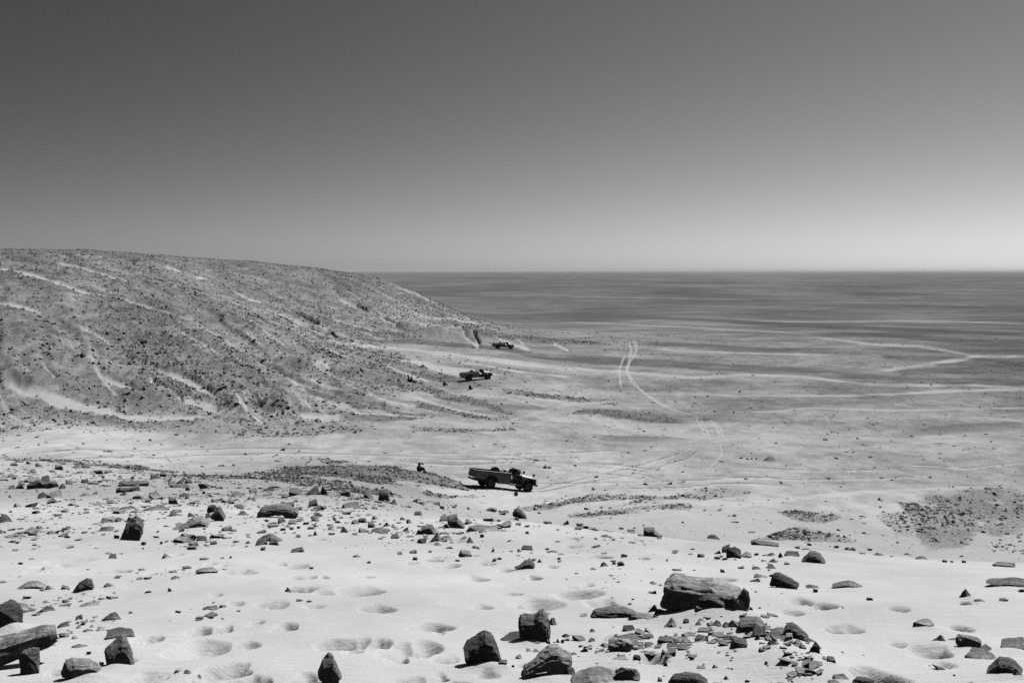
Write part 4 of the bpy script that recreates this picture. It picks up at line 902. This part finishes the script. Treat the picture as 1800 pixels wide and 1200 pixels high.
def simple(name, base, rough=.7, var=.25, scale=6, spec=.3, metal=0):
    m, nt, b = nmat(name)
    tc = N(nt, 'ShaderNodeTexCoord').outputs['Object']
    v = noise_(nt, tc, scale, 5, .65, base * (1 - var), base * (1 + var))
    nt.links.new(v, b.inputs['Base Color'])
    b.inputs['Roughness'].default_value = rough; b.inputs['Specular IOR Level'].default_value = spec; b.inputs['Metallic'].default_value = metal
    return m
M_PAINT = simple('dusty_tan_paint', .78, .6, .2, 3)
M_TYRE = simple('dusty_tyre_rubber', .10, .9, .4, 9)
M_RIM = simple('painted_steel_rim', .34, .6)
M_STEEL = simple('dark_steel', .07, .6)
M_CANVAS = simple('dark_canvas', .06, .95, .4, 12)
M_SEAT = simple('black_seat_vinyl', .03, .6)
M_LENS = simple('headlamp_glass', .6, .1, .05, 6, .6)
M_RED = simple('rear_lamp_glass', .12, .2, .1, 6, .6)

def wheel(name, c, parent, r=.41, w=.24):
    o = MB().lathe([(r * .56, -w / 2), (r * .86, -w / 2), (r * .97, -w * .42), (r, -w * .25), (r, w * .25), (r * .97, w * .42), (r * .86, w / 2), (r * .56, w / 2), (r * .56, -w / 2)], c, 28).build(name, M_TYRE, parent, smooth=True)
    sgn = -1 if c[1] < 0 else 1
    MB().lathe([(0, sgn * w * .30), (r * .14, sgn * w * .30), (r * .16, sgn * w * .16), (r * .40, sgn * w * .20), (r * .46, sgn * w * .42), (r * .57, sgn * w * .46), (r * .57, -sgn * w * .4), (0, -sgn * w * .3)], c, 24).build('rim', M_RIM, o, smooth=True)
    return o

def arc(cx, cz, r, a0, a1, k=9):
    return [(cx + r * math.cos(math.radians(a0 + (a1 - a0) * i / k)), cz + r * math.sin(math.radians(a0 + (a1 - a0) * i / k))) for i in range(k + 1)]

def make_truck():
    t = bpy.data.objects.new('pickup_truck', None); COL.objects.link(t)
    RX, FX = 1.18, 4.36
    # x forward from the tailgate, y to the left, z up from the ground
    c = MB()
    for s in (-.42, .42): c.box(.05, 4.9, s - .04, s + .04, .48, .62)
    for x in (.3, 1.18, 2.3, 3.4, 4.36): c.box(x - .04, x + .04, -.42, .42, .50, .60)
    for x in (RX, FX): c.tube([(x, -.68, .41), (x, .68, .41)], .055)
    c.tube([(RX, 0, .43), (3.2, 0, .55)], .04); c.lathe([(0, -.12), (.15, -.1), (.15, .1), (0, .12)], (RX, 0, .41), 12)
    c.box(2.0, 2.6, -.72, -.46, .46, .64)
    for q in (-.52, .52): c.prism(arc(RX, .52, .50, 0, 180), q - .01, q + .01)
    c.build('chassis', M_STEEL, t)
    side = [(0.02, .70), (0.02, 1.30), (2.76, 1.30), (2.76, .46), (1.72, .46)] + arc(RX, .52, .50, -8, 188) + [(.60, .66)]
    for s in (-1, 1):
        y0, y1 = (.84, .88) if s > 0 else (-.88, -.84)
        b = MB().prism(side, y0, y1); o = b.build('bed_side', M_PAINT, t)
        MB().box(.0, 2.78, *((.83, .92) if s > 0 else (-.92, -.83)), 1.285, 1.335).build('rail', M_PAINT, o, .01)
        MB().box(.62, 2.74, *((.88, .895) if s > 0 else (-.895, -.88)), 1.10, 1.13).build('swage_line', M_PAINT, o)
        p = arc(RX, .52, .56, -6, 186); q = arc(RX, .52, .49, 186, -6)
        MB().prism(p + q, *((.86, .93) if s > 0 else (-.93, -.86))).build('wheel_arch', M_STEEL, o)
        w = arc(RX, .52, .50, 0, 180)
        MB().prism(w + [(RX - .50, .95), (RX - .52, 1.04), (RX + .52, 1.04), (RX + .50, .95)] if False else arc(RX, .52, .52, 0, 180) + arc(RX, .52, .49, 180, 0), *((.55, .84) if s > 0 else (-.84, -.55))).build('wheel_well', M_STEEL, o)
    MB().box(.04, 2.74, -.84, .84, .70, .74).build('bed_floor', M_STEEL, t)
    MB().box(2.70, 2.74, -.84, .84, .74, 1.30).build('bulkhead', M_PAINT, t)
    g = MB().box(-.03, .02, -.84, .84, .72, 1.30).build('tailgate', M_PAINT, t, .008)
    for z in (.85, 1.15): MB().box(-.05, -.03, -.78, .78, z, z + .05).build('rib', M_PAINT, g)
    for y in (-.8, .8): MB().box(-.06, -.03, y - .07, y + .07, .78, .98).build('tail_light', M_RED, t, .01)
    MB().box(-.14, -.02, -.70, .70, .52, .64).tube([(-.25, 0, .58), (-.1, 0, .58)], .04).build('rear_bumper', M_STEEL, t)
    # open cab
    MB().box(2.76, 3.76, -.80, .80, .50, .55).build('cab_floor', M_STEEL, t)
    for s in (-1, 1): MB().box(2.76, 3.78, s * .84 - .05, s * .84 + .05, .42, .54).build('sill', M_PAINT, t, .01)
    for s in (-.42, .42):
        o = MB().box(2.82, 3.28, s - .26, s + .26, .72, .86).build('seat', M_SEAT, t, .03)
        MB().prism([(2.80, .84), (2.92, .84), (2.84, 1.42), (2.72, 1.42)], s - .25, s + .25).build('seat_back', M_SEAT, o, .02)
        MB().box(2.84, 3.24, s - .24, s + .24, .55, .72).build('seat_box', M_STEEL, o)
    d = MB().prism([(3.74, .55), (3.74, 1.20), (3.58, 1.22), (3.54, 1.05), (3.66, .98), (3.68, .55)], -.80, .80).build('dashboard', M_SEAT, t)
    st = MB()
    for j in range(16):
        a, b = 6.2832 * j / 16, 6.2832 * (j + 1) / 16
        st.tube([(3.36 - .07 * math.sin(a), .42 + .2 * math.cos(a), 1.14 + .19 * math.sin(a)), (3.36 - .07 * math.sin(b), .42 + .2 * math.cos(b), 1.14 + .19 * math.sin(b))], .014, 6)
    st.tube([(3.36, .42, 1.14), (3.62, .42, 1.02)], .02)
    st.build('steering_wheel', M_SEAT, t)
    w = MB()
    for s in (-.78, .78): w.tube([(3.70, s, 1.16), (3.50, s, 1.62)], .03)
    w.tube([(3.50, -.8, 1.62), (3.50, .8, 1.62)], .03); w.tube([(3.70, -.8, 1.18), (3.70, .8, 1.18)], .025); w.tube([(3.60, 0, 1.16), (3.50, 0, 1.62)], .02)
    wf = w.build('windscreen_frame', M_STEEL, t, smooth=True)
    # nose
    wing = [(3.74, .48), (3.74, 1.16), (4.94, 1.04), (4.98, .98), (4.98, .62), (4.90, .58)] + arc(FX, .50, .50, 6, 176) + [(3.84, .48)]
    for s in (-1, 1):
        o = MB().prism(wing, *((.80, .86) if s > 0 else (-.86, -.80))).build('wing', M_PAINT, t)
        MB().prism([(3.74, 1.13), (4.96, 1.01), (4.96, 1.04), (3.74, 1.165)], *((.55, .86) if s > 0 else (-.86, -.55))).build('wing_top', M_PAINT, o)
        MB().prism(arc(FX, .50, .57, 4, 178) + arc(FX, .50, .49, 178, 4), *((.84, .93) if s > 0 else (-.93, -.84))).build('wheel_arch', M_STEEL, o)
        MB().lathe([(0, 0), (.11, 0), (.12, .03), (.09, .05), (0, .06)], (0, 0, 0), 18)
        h = MB().lathe([(0, -.02), (.10, -.01), (.115, .02), (.115, .06), (0, .06)], (0, 0, 0), 18).build('headlight', M_LENS, t, smooth=True)
        h.location = (5.0, s * .58, .86); h.rotation_euler = (0, 0, math.pi / 2)
    MB().box(4.90, 4.97, -.80, .80, .62, 1.02).build('front_panel', M_PAINT, t)
    gr = MB()
    for z in (.72, .78, .84, .90, .96): gr.box(4.97, 5.0, -.42, .42, z - .012, z + .012)
    gr.build('grille', M_STEEL, t)
    cs = [(-.66, -.02), (-.60, .03), (-.38, .11), (0, .13), (.38, .11), (.60, .03), (.66, -.02)]
    bv = [(x, y, z + dz * k) for x, z, k in ((3.70, 1.16, 1.15), (4.3, 1.10, 1.1), (4.86, 1.045, .9), (5.0, .99, .55)) for y, dz in cs]
    bf = [(i * 7 + j, i * 7 + j + 1, (i + 1) * 7 + j + 1, (i + 1) * 7 + j) for i in range(3) for j in range(6)] + [tuple(range(7)), tuple(range(21, 28))]
    b = MB().add(bv, bf).build('bonnet', M_PAINT, t)
    MB().prism([(3.9, 1.27), (3.9, 1.31), (4.8, 1.195), (4.8, 1.15)], -.25, .25).build('bonnet_bulge', M_PAINT, b)
    MB().box(5.0, 5.14, -.86, .86, .50, .64).build('front_bumper', M_STEEL, t, .02)
    m = MB().tube([(4.62, -.82, 1.05), (4.66, -.90, 1.28)], .02); m.lathe([(0, -.05), (.10, -.04), (.11, 0), (.10, .04), (0, .05)], (4.66, -.90, 1.34), 14)
    m.build('wing_mirror', M_STEEL, t, smooth=True)
    m = MB().tube([(4.62, .82, 1.05), (4.66, .90, 1.28)], .02); m.lathe([(0, -.05), (.10, -.04), (.11, 0), (.10, .04), (0, .05)], (4.66, .90, 1.34), 14)
    m.build('wing_mirror', M_STEEL, t, smooth=True)
    MB().tube([(2.55, .55, 1.25), (2.60, .55, 1.9), (2.72, .55, 2.35)], [.014, .010, .006], 6).build('antenna', M_STEEL, t)
    MB().lathe([(0, 0), (.05, 0), (.05, .02), (0, .02)], (.52, -.90, .98), 12).build('fuel_cap', M_STEEL, t)
    for x in (RX, FX):
        for s in (-.74, .74): wheel('wheel', (x, s, .41), t)
    return t

def make_spare():
    o = wheel('spare_wheel', (0, 0, .41), None)
    return o
def make_bundle(seed, name, dims, n=26):
    rg = random.Random(seed); bm = bmesh.new()
    for k in range(n):
        v = Vector((rg.gauss(0, 1), rg.gauss(0, 1), rg.gauss(0, 1))).normalized(); q = [math.copysign(abs(c) ** .6, c) for c in v]
        bm.verts.new((q[0] * .5, q[1] * .5, .5 + q[2] * .5))
    r = bmesh.ops.convex_hull(bm, input=bm.verts); bmesh.ops.delete(bm, geom=[g for g in r['geom_interior'] if isinstance(g, bmesh.types.BMVert)], context='VERTS')
    rough_up(bm, 1, 2, seed, 1.6)
    return finish_rock(bm, name, *dims, M_CANVAS, 0)

def copy_tree(o, parent=None):
    c = o.copy(); COL.objects.link(c); c.parent = parent
    for ch in list(o.children): copy_tree(ch, c)
    return c

def wheels_frame(x, y, yaw):
    """matrix of a truck whose wheels stand on the ground, the middle of its wheelbase over x, y"""
    f = Vector((math.cos(yaw), math.sin(yaw), 0)); l = Vector((-f.y, f.x, 0))
    def gz(a, b): p = Vector((x, y, 0)) + f * a + l * b; return Vector((p.x, p.y, z_at(p.x, p.y)))
    rl, rrr, fl, fr = gz(-1.59, .74), gz(-1.59, -.74), gz(1.59, .74), gz(1.59, -.74)
    cen = (rl + rrr + fl + fr) / 4; fx = ((fl + fr) - (rl + rrr)).normalized(); ly = ((rl + fl) - (rrr + fr)).normalized()
    up = fx.cross(ly).normalized(); ly = up.cross(fx)
    m = Matrix((fx, ly, up)).transposed().to_4x4(); m.translation = cen - fx * 2.77
    return m
truck0 = make_truck()
SPOTS = [((887, 862), 75.9, 24, 'nearest open-topped pickup truck, parked nose downhill below the sand slope', 'the nearest truck'),
         ((840, 671), 160.5, 20, 'middle open-topped pickup truck parked by the people sitting on the ground', 'the middle truck'),
         ((886, 614), 236.0, 14, 'farthest open-topped pickup truck, small and dark at the foot of the hill', 'the farthest truck')]
spare0 = make_spare()
bund = [make_bundle(5, 'kit_bag', (.62, .9, .5)), make_bundle(9, 'kit_bag', (.5, .5, .42)), make_bundle(12, 'tarpaulin_bundle', (.52, 1.5, .62))]
for k, ((px, py), yy, yawd, lab, ref) in enumerate(SPOTS):
    a = raydir(px, py)[0]
    m = wheels_frame(a * yy, yy, math.radians(yawd))
    t = truck0 if k == 0 else copy_tree(truck0)
    t.matrix_world = m
    tag(t, lab, 'truck', 'pickup trucks parked on the desert floor')
    sp = spare0 if k == 0 else copy_tree(spare0)
    sp.matrix_world = m @ Matrix.Translation((1.75, .1 + .0 * k, .84)) @ Matrix.Rotation(math.radians(12), 4, 'X')
    tag(sp, 'spare wheel standing in the bed of ' + ref, 'wheel', 'spare wheels in the truck beds')
    for j, (off, lb) in enumerate((((2.35, .05, .74), 'big dark kit bag behind the seats of '), ((2.05, -.45, .74), 'smaller dark kit bag against the bed side of '), ((3.42, 0, 1.06), 'rolled dark tarpaulin over the windscreen frame of '))):
        bo = bund[j] if k == 0 else copy_tree(bund[j])
        bo.matrix_world = m @ Matrix.Translation(off) @ Matrix.Scale(1.25 if j == 0 else 1, 4, (0, 0, 1))
        bo['kind'] = 'thing'
        tag(bo, lb + ref, 'bag' if j < 2 else 'tarpaulin', 'loads on the trucks')

# jerrycan-like box standing in the sand before the nearest truck
x, y = ground_at(907, 872)
jc = bpy.data.objects.new('jerrycan', None); COL.objects.link(jc); jc.location = (x, y, z_at(x, y) - .01); jc.rotation_euler = (0, 0, .3)
MB().box(-.13, .13, -.08, .08, 0, .30).build('can_body', M_STEEL, jc, .025)
MB().box(-.10, .04, -.015, .015, .34, .36).box(-.10, -.08, -.015, .015, .29, .345).box(.02, .04, -.015, .015, .29, .345).build('handle', M_STEEL, jc)
MB().tube([(.08, 0, .28), (.11, 0, .35)], .028).build('cap', M_STEEL, jc)
tag(jc, 'small dark can standing on the sand in front of the nearest truck', 'can')

# ------------------------------------------------------------------ people sitting on the ground
M_CLOTH = simple('dark_clothing', .03, .95, .3, 14, .1)
M_SKIN = simple('tanned_skin', .14, .6, .1, 10)
M_HAT = simple('dark_felt_hat', .035, .95, .2, 10, .1)
def make_person(px, py, yaw, pose, label, hat, scale=1.0):
    J = [(0, 0, .13), (-.03, 0, .30), (0, 0, .47), (.03, 0, .58), (.055, 0, .66), (.075, 0, .74), (.07, 0, .83)]
    RD = [.16, .15, .17, .12, .085, .108, .09]
    E_ = [(0, 1), (1, 2), (2, 3), (3, 4), (4, 5), (5, 6)]
    def chain(root, pts, rads):
        k = root
        for p, r in zip(pts, rads):
            J.append(p); RD.append(r); E_.append((k, len(J) - 1)); k = len(J) - 1
        return k
    hands = []
    for s in (-1, 1):
        if pose == 'knees_up': chain(0, [(.08, .12 * s, .12), (.40, .15 * s, .43), (.58, .14 * s, .10), (.74, .16 * s, .05)], [.10, .068, .048, .04])
        elif pose == 'legs_out': chain(0, [(.08, .11 * s, .11), (.46, .13 * s, .15 + .1 * (s > 0)), (.86, .12 * s, .08), (.92, .13 * s, .22)], [.10, .068, .05, .04])
        else: chain(0, [(.05, .14 * s, .11), (.34, .30 * s, .20), (.36, .02 * s, .08), (.34, -.12 * s, .06)], [.10, .07, .05, .045])
        hand = (.40, .15 * s, .46) if pose == 'knees_up' else (-.22, .26 * s, .05) if pose == 'legs_out' and s < 0 else (.34, .20 * s, .24)
        sh = (0, .17 * s, .53); el = ((sh[0] + hand[0]) / 2 - .03, .27 * s, (sh[2] + hand[2]) / 2 - .06)
        chain(2, [sh, el, hand], [.075, .052, .034]); hands.append((Vector(el), Vector(hand)))
    me = bpy.data.meshes.new('person'); me.from_pydata(J, E_, []); me.update()
    o = bpy.data.objects.new('person', me); COL.objects.link(o)
    sk = o.modifiers.new('skin', 'SKIN'); sub = o.modifiers.new('sub', 'SUBSURF'); sub.levels = sub.render_levels = 2
    for i, sv in enumerate(me.skin_vertices[0].data):
        sv.radius = (RD[i] * (1.3 if i < 3 else 1.0 if i == 5 else 1.15 if i > 6 else 1), RD[i] * (1.2 if i < 4 else 1.1)); sv.use_root = i == 0
    dg = bpy.context.evaluated_depsgraph_get()
    body = bpy.data.meshes.new_from_object(o.evaluated_get(dg)); o.modifiers.clear(); o.data = body
    bm = bmesh.new(); bm.from_mesh(body)
    # nose, ears and five bent fingers on each hand
    for c, sz in (((.17, 0, .745), .016), ((.07, .085, .745), .018), ((.07, -.085, .745), .018)):
        bmesh.ops.create_icosphere(bm, subdivisions=1, radius=sz, matrix=Matrix.Translation(c))
    for el, h in hands:
        d = (h - el).normalized(); q = d.cross(Vector((0, 0, 1))).normalized()
        for f in range(5):
            ln = (.055, .078, .085, .08, .062)[f]; root = h + d * (.03 if f else .0) + q * (f - 2) * .017; tip1 = root + (d + (q * -.8 if f == 0 else Vector())).normalized() * ln * .6; tip2 = tip1 + (d * .7 - Vector((0, 0, .7))).normalized() * ln * .5
            m_ = MB().tube([root, tip1, tip2], [.0095, .0085, .006], 5); vs = [bm.verts.new(p) for p in m_.v]
            for fc in m_.f: bm.faces.new([vs[i] for i in fc])
    bmesh.ops.recalc_face_normals(bm, faces=bm.faces)
    for fc in bm.faces:
        c = fc.calc_center_median(); fc.smooth = True
        fc.material_index = 1 if (c.z > .64 and c.x > -.2 and abs(c.y) < .16) or any((c - h).length < .10 for _, h in hands) else 0
    bm.to_mesh(body); bm.free(); body.materials.clear(); body.materials.append(M_CLOTH); body.materials.append(M_SKIN)
    x, y = ground_at(px, py)
    o.location = (x, y, z_at(x, y) - .03); o.rotation_euler = (0, 0, yaw); o.scale = (scale,) * 3
    if hat == 'brim':
        ht = MB().tube([(.05, 0, .80), (.05, 0, .815)], [.19, .18], 18); ht.tube([(.05, 0, .81), (.04, 0, .87), (.03, 0, .92)], [.108, .10, .05], 18); ht.build('hat', M_HAT, o, smooth=True)
    else:
        bmh = bmesh.new(); bmesh.ops.create_uvsphere(bmh, u_segments=16, v_segments=10, radius=.112, matrix=Matrix.Translation((.055, 0, .765)))
        for v in list(bmh.verts):
            if v.co.z < .745 and v.co.x > .06: bmh.verts.remove(v)
        mh = bpy.data.meshes.new('hair' if hat == 'hair' else 'headscarf'); bmh.to_mesh(mh); bmh.free(); mh.materials.append(M_HAT)
        for q in mh.polygons: q.use_smooth = True
        ho = bpy.data.objects.new(mh.name, mh); COL.objects.link(ho); ho.parent = o
    tag(o, label, 'person', 'people sitting on the desert floor')
    return o
make_person(736, 838, -.25, 'knees_up', 'person in dark clothes and brimmed hat sitting left of the nearest truck', 'brim', .9)
make_person(718, 671, .1, 'knees_up', 'person in dark clothes sitting farthest left, close beside a companion', 'scarf')
make_person(723, 672, -.15, 'legs_out', 'person in dark clothes sitting with legs stretched out beside a companion', 'hair')
make_person(780, 679, .2, 'knees_up', 'person in dark clothes sitting alone between the pair and the middle truck', 'scarf')
make_person(826, 686, .9, 'cross', 'person in dark clothes sitting just below the middle truck', 'hair', .95)

# ------------------------------------------------------------------ dry desert shrubs
M_SHRUB = simple('dry_shrub_twigs', .2, .95, .4, 8, .1)
def make_shrub(seed):
    rg = random.Random(seed); vs, fs = [], []
    for k in range(150):
        a = rg.uniform(0, 6.28); el = rg.uniform(.25, 1.5); ln = rg.uniform(.5, 1.0) * (.75 + .25 * math.sin(el)); w = rg.uniform(.010, .022)
        r0 = rg.uniform(0, .18); p = Vector((r0 * math.cos(a), r0 * math.sin(a), 0))
        d = Vector((math.cos(a) * math.cos(el), math.sin(a) * math.cos(el), math.sin(el))); s = d.cross(Vector((rg.gauss(0, 1), rg.gauss(0, 1), .3))).normalized() * w
        mid = p + d * ln * .55; tip = p + d * ln + Vector((rg.uniform(-.12, .12), rg.uniform(-.12, .12), rg.uniform(-.12, .05)))
        i = len(vs); vs += [p - s, p + s, mid + s * .8, mid - s * .8, tip]; fs += [(i, i + 1, i + 2, i + 3), (i + 3, i + 2, i + 4)]
        for q in range(2):
            b = p.lerp(tip, rg.uniform(.4, .9)); e = b + Vector((rg.uniform(-.16, .16), rg.uniform(-.16, .16), rg.uniform(.02, .14))); i = len(vs); vs += [b - s * .7, b + s * .7, e]; fs.append((i, i + 1, i + 2))
    me = bpy.data.meshes.new('desert_shrub'); me.from_pydata(vs, [], fs); me.materials.append(M_SHRUB)
    return me
SH = [make_shrub(k) for k in (1, 2, 3)]
SHR = [(958, 823, 11, 10), (966, 823, 10, 7), (1043, 861, 10, 7), (980, 881, 6, 5), (1200, 918, 8, 6), (1291, 906, 13, 7), (1115, 928, 9, 5), (1131, 924, 6, 5), (1311, 842, 11, 5), (1355, 919, 5, 4), (1249, 904, 4, 4), (392, 820, 10, 6), (410, 819, 8, 6), (1552, 940, 6, 4), (1528, 938, 4, 3), (1457, 843, 8, 4), (1478, 856, 8, 4), (1151, 686, 4, 3), (1178, 690, 4, 3), (1222, 699, 5, 4), (1244, 697, 8, 4), (1290, 725, 7, 5), (1300, 690, 7, 5), (1240, 722, 5, 3), (1507, 771, 7, 5), (1742, 777, 7, 4), (1595, 683, 5, 3), (1637, 677, 6, 4), (1732, 692, 6, 4), (1722, 717, 6, 4), (1069, 671, 6, 4), (863, 686, 7, 4), (897, 692, 7, 5), (901, 662, 4, 3), (1070, 670, 5, 3), (780, 626, 4, 3), (858, 632, 4, 3), (776, 651, 5, 3), (1042, 858, 4, 3), (1132, 863, 5, 3), (177, 804, 5, 5)]
PL = [('the nearest truck', 885, 850), ('the middle truck', 840, 665), ('the farthest truck', 886, 610), ('the wheel tracks', 1100, 660), ('the bend of the wheel tracks', 1250, 760), ('the low dark mound on the plain', 1080, 730), ('the gravel patch on the right', 1650, 920), ('the dark crest block', 1147, 935), ('the low sand-faced mound', 1352, 806), ('the long crest slab', 1344, 955), ('the far left stones', 120, 820), ('the right-hand plain', 1650, 720)]
bk = {}
for k, (px, py, w, h) in enumerate(SHR):
    ref, mx, my = min(PL, key=lambda m: math.hypot(m[1] - px, (m[2] - py) * 2)); dx, dy = px - mx, (py - my) * 2
    side = ('right of' if dx > 0 else 'left of') if abs(dx) > abs(dy) else ('in front of' if dy > 0 else 'behind')
    bk.setdefault(('tiny' if w < 6 else 'small' if w < 9 else 'bushy', side, ref), []).append((math.hypot(dx, dy), k))
slab_ = {}
for (sz, side, ref), lst in bk.items():
    for r_, (d_, k) in enumerate(sorted(lst)): slab_[k] = ('nearest ' if r_ == 0 and len(lst) > 1 else ORD[r_]) + f'{sz} dry desert shrub {side} {ref}'
for k, (px, py, w, h) in enumerate(SHR):
    x, y = ground_at(px, py); s = y / F
    o = bpy.data.objects.new('desert_shrub', SH[k % 3]); COL.objects.link(o)
    o.location = (x, y, z_at(x, y) - .02); o.rotation_euler = (0, 0, k * 1.7); o.scale = (w * s * .6, w * s * .6, h * s * .95)
    tag(o, slab_[k], 'shrub', 'dry shrubs on the desert floor')

# ------------------------------------------------------------------ weathered log at the lower left
def log_material():
    m, nt, b = nmat('weathered_bark')
    tc = N(nt, 'ShaderNodeTexCoord').outputs['Object']
    mp = N(nt, 'ShaderNodeMapping'); mp.inputs['Scale'].default_value = (5, 22, 22); nt.links.new(tc, mp.inputs[0])
    g = noise_(nt, mp.outputs[0], 1.4, 6, .75, .22, .85, .35, .65); p = noise_(nt, tc, 9, 6, .75, .35, 1.5, .4, .6)
    v = math_(nt, 'MULTIPLY', g, p); nt.links.new(v, b.inputs['Base Color'])
    bmp = N(nt, 'ShaderNodeBump'); bmp.inputs['Strength'].default_value = 1; bmp.inputs['Distance'].default_value = .02; nt.links.new(v, bmp.inputs['Height']); nt.links.new(bmp.outputs[0], b.inputs['Normal'])
    return m
M_LOG = log_material()
def at(px, py, Y_):
    a, s = raydir(px, py); return Vector((a * Y_, Y_, CAMZ + s * Y_))
def make_log(name, p0, p1, r0, r1, seed, mat, label):
    ax = p1 - p0; L = ax.length; rings = 40; k = 30; vs, fs = [], []
    for i in range(rings + 1):
        t = i / rings; r = r0 + (r1 - r0) * t; e = 1 - .22 * ss(.93, 1, t)
        for j in range(k):
            a = 6.2832 * j / k; d = Vector((0, math.cos(a), math.sin(a))); c = Vector((t * L * 3, 0, 0))
            n_ = 1 + .16 * mnoise.noise(d * .9 + c * .55 + Vector((seed, 0, 0))) + .16 * mnoise.noise(d * 4 + c * .5 + Vector((seed, 5, 0))) + .05 * mnoise.noise(d * 9 + c * 3)
            if .60 < t < .625: n_ -= .05
            vs.append((t * L + (.03 * mnoise.noise(d * 3 + Vector((seed, 9, 0))) if i == rings else 0), d.y * r * n_ * e, d.z * r * n_ * e))
    for i in range(rings):
        for j in range(k): fs.append((i * k + j, i * k + (j + 1) % k, (i + 1) * k + (j + 1) % k, (i + 1) * k + j))
    fs += [tuple(range(k))[::-1], tuple(range(rings * k, rings * k + k))]
    me = bpy.data.meshes.new(name); me.from_pydata(vs, [], fs); me.materials.append(mat)
    for q in me.polygons: q.use_smooth = True
    me.set_sharp_from_angle(angle=math.radians(35))
    o = bpy.data.objects.new(name, me); COL.objects.link(o); o.location = p0; o.rotation_euler = ax.to_track_quat('X', 'Z').to_euler()
    tag(o, label, 'log'); return o
lp = at(-150, 1192, 6.8); lp.z = min(lp.z, z_at(lp.x, lp.y) + .10)
make_log('fallen_log', lp, at(97, 1111, 7.35), .125, .078, 3.3, M_LOG, 'weathered pale log jutting in from the left edge above the sand')
ba, bb = at(-90, 1222, 6.1), at(84, 1190, 6.25); ba.z = z_at(ba.x, ba.y) + .03; bb.z = z_at(bb.x, bb.y) + .015
make_log('shadow_branch', ba, bb, .05, .014, 8.1, M_CANVAS, 'made-up dark branch standing in for a shadow in the bottom left corner')  # added dark branch shape, stands in for the soft shadow in this corner
put_rock(52, 1181, 32, 44, 'round', 'm', 'upright mottled stone propping up the log at the left', 977, True)

# ------------------------------------------------------------------ air
hz = MB().box(-71000, 71000, -71000, 71000, -30, 45).build('haze', M_GROUND)
mh = bpy.data.materials.new('haze'); mh.use_nodes = True; nt = mh.node_tree; nt.nodes.clear()
out = nt.nodes.new('ShaderNodeOutputMaterial'); pv = nt.nodes.new('ShaderNodeVolumePrincipled')
pv.inputs['Color'].default_value = (.9, .9, .9, 1); pv.inputs['Density'].default_value = 4.0e-5; pv.inputs['Anisotropy'].default_value = .2
nt.links.new(pv.outputs[0], out.inputs['Volume'])
hz.data.materials.clear(); hz.data.materials.append(mh)
hz['kind'] = 'stuff'; hz['label'] = 'thin pale haze over the desert'; hz['category'] = 'haze'
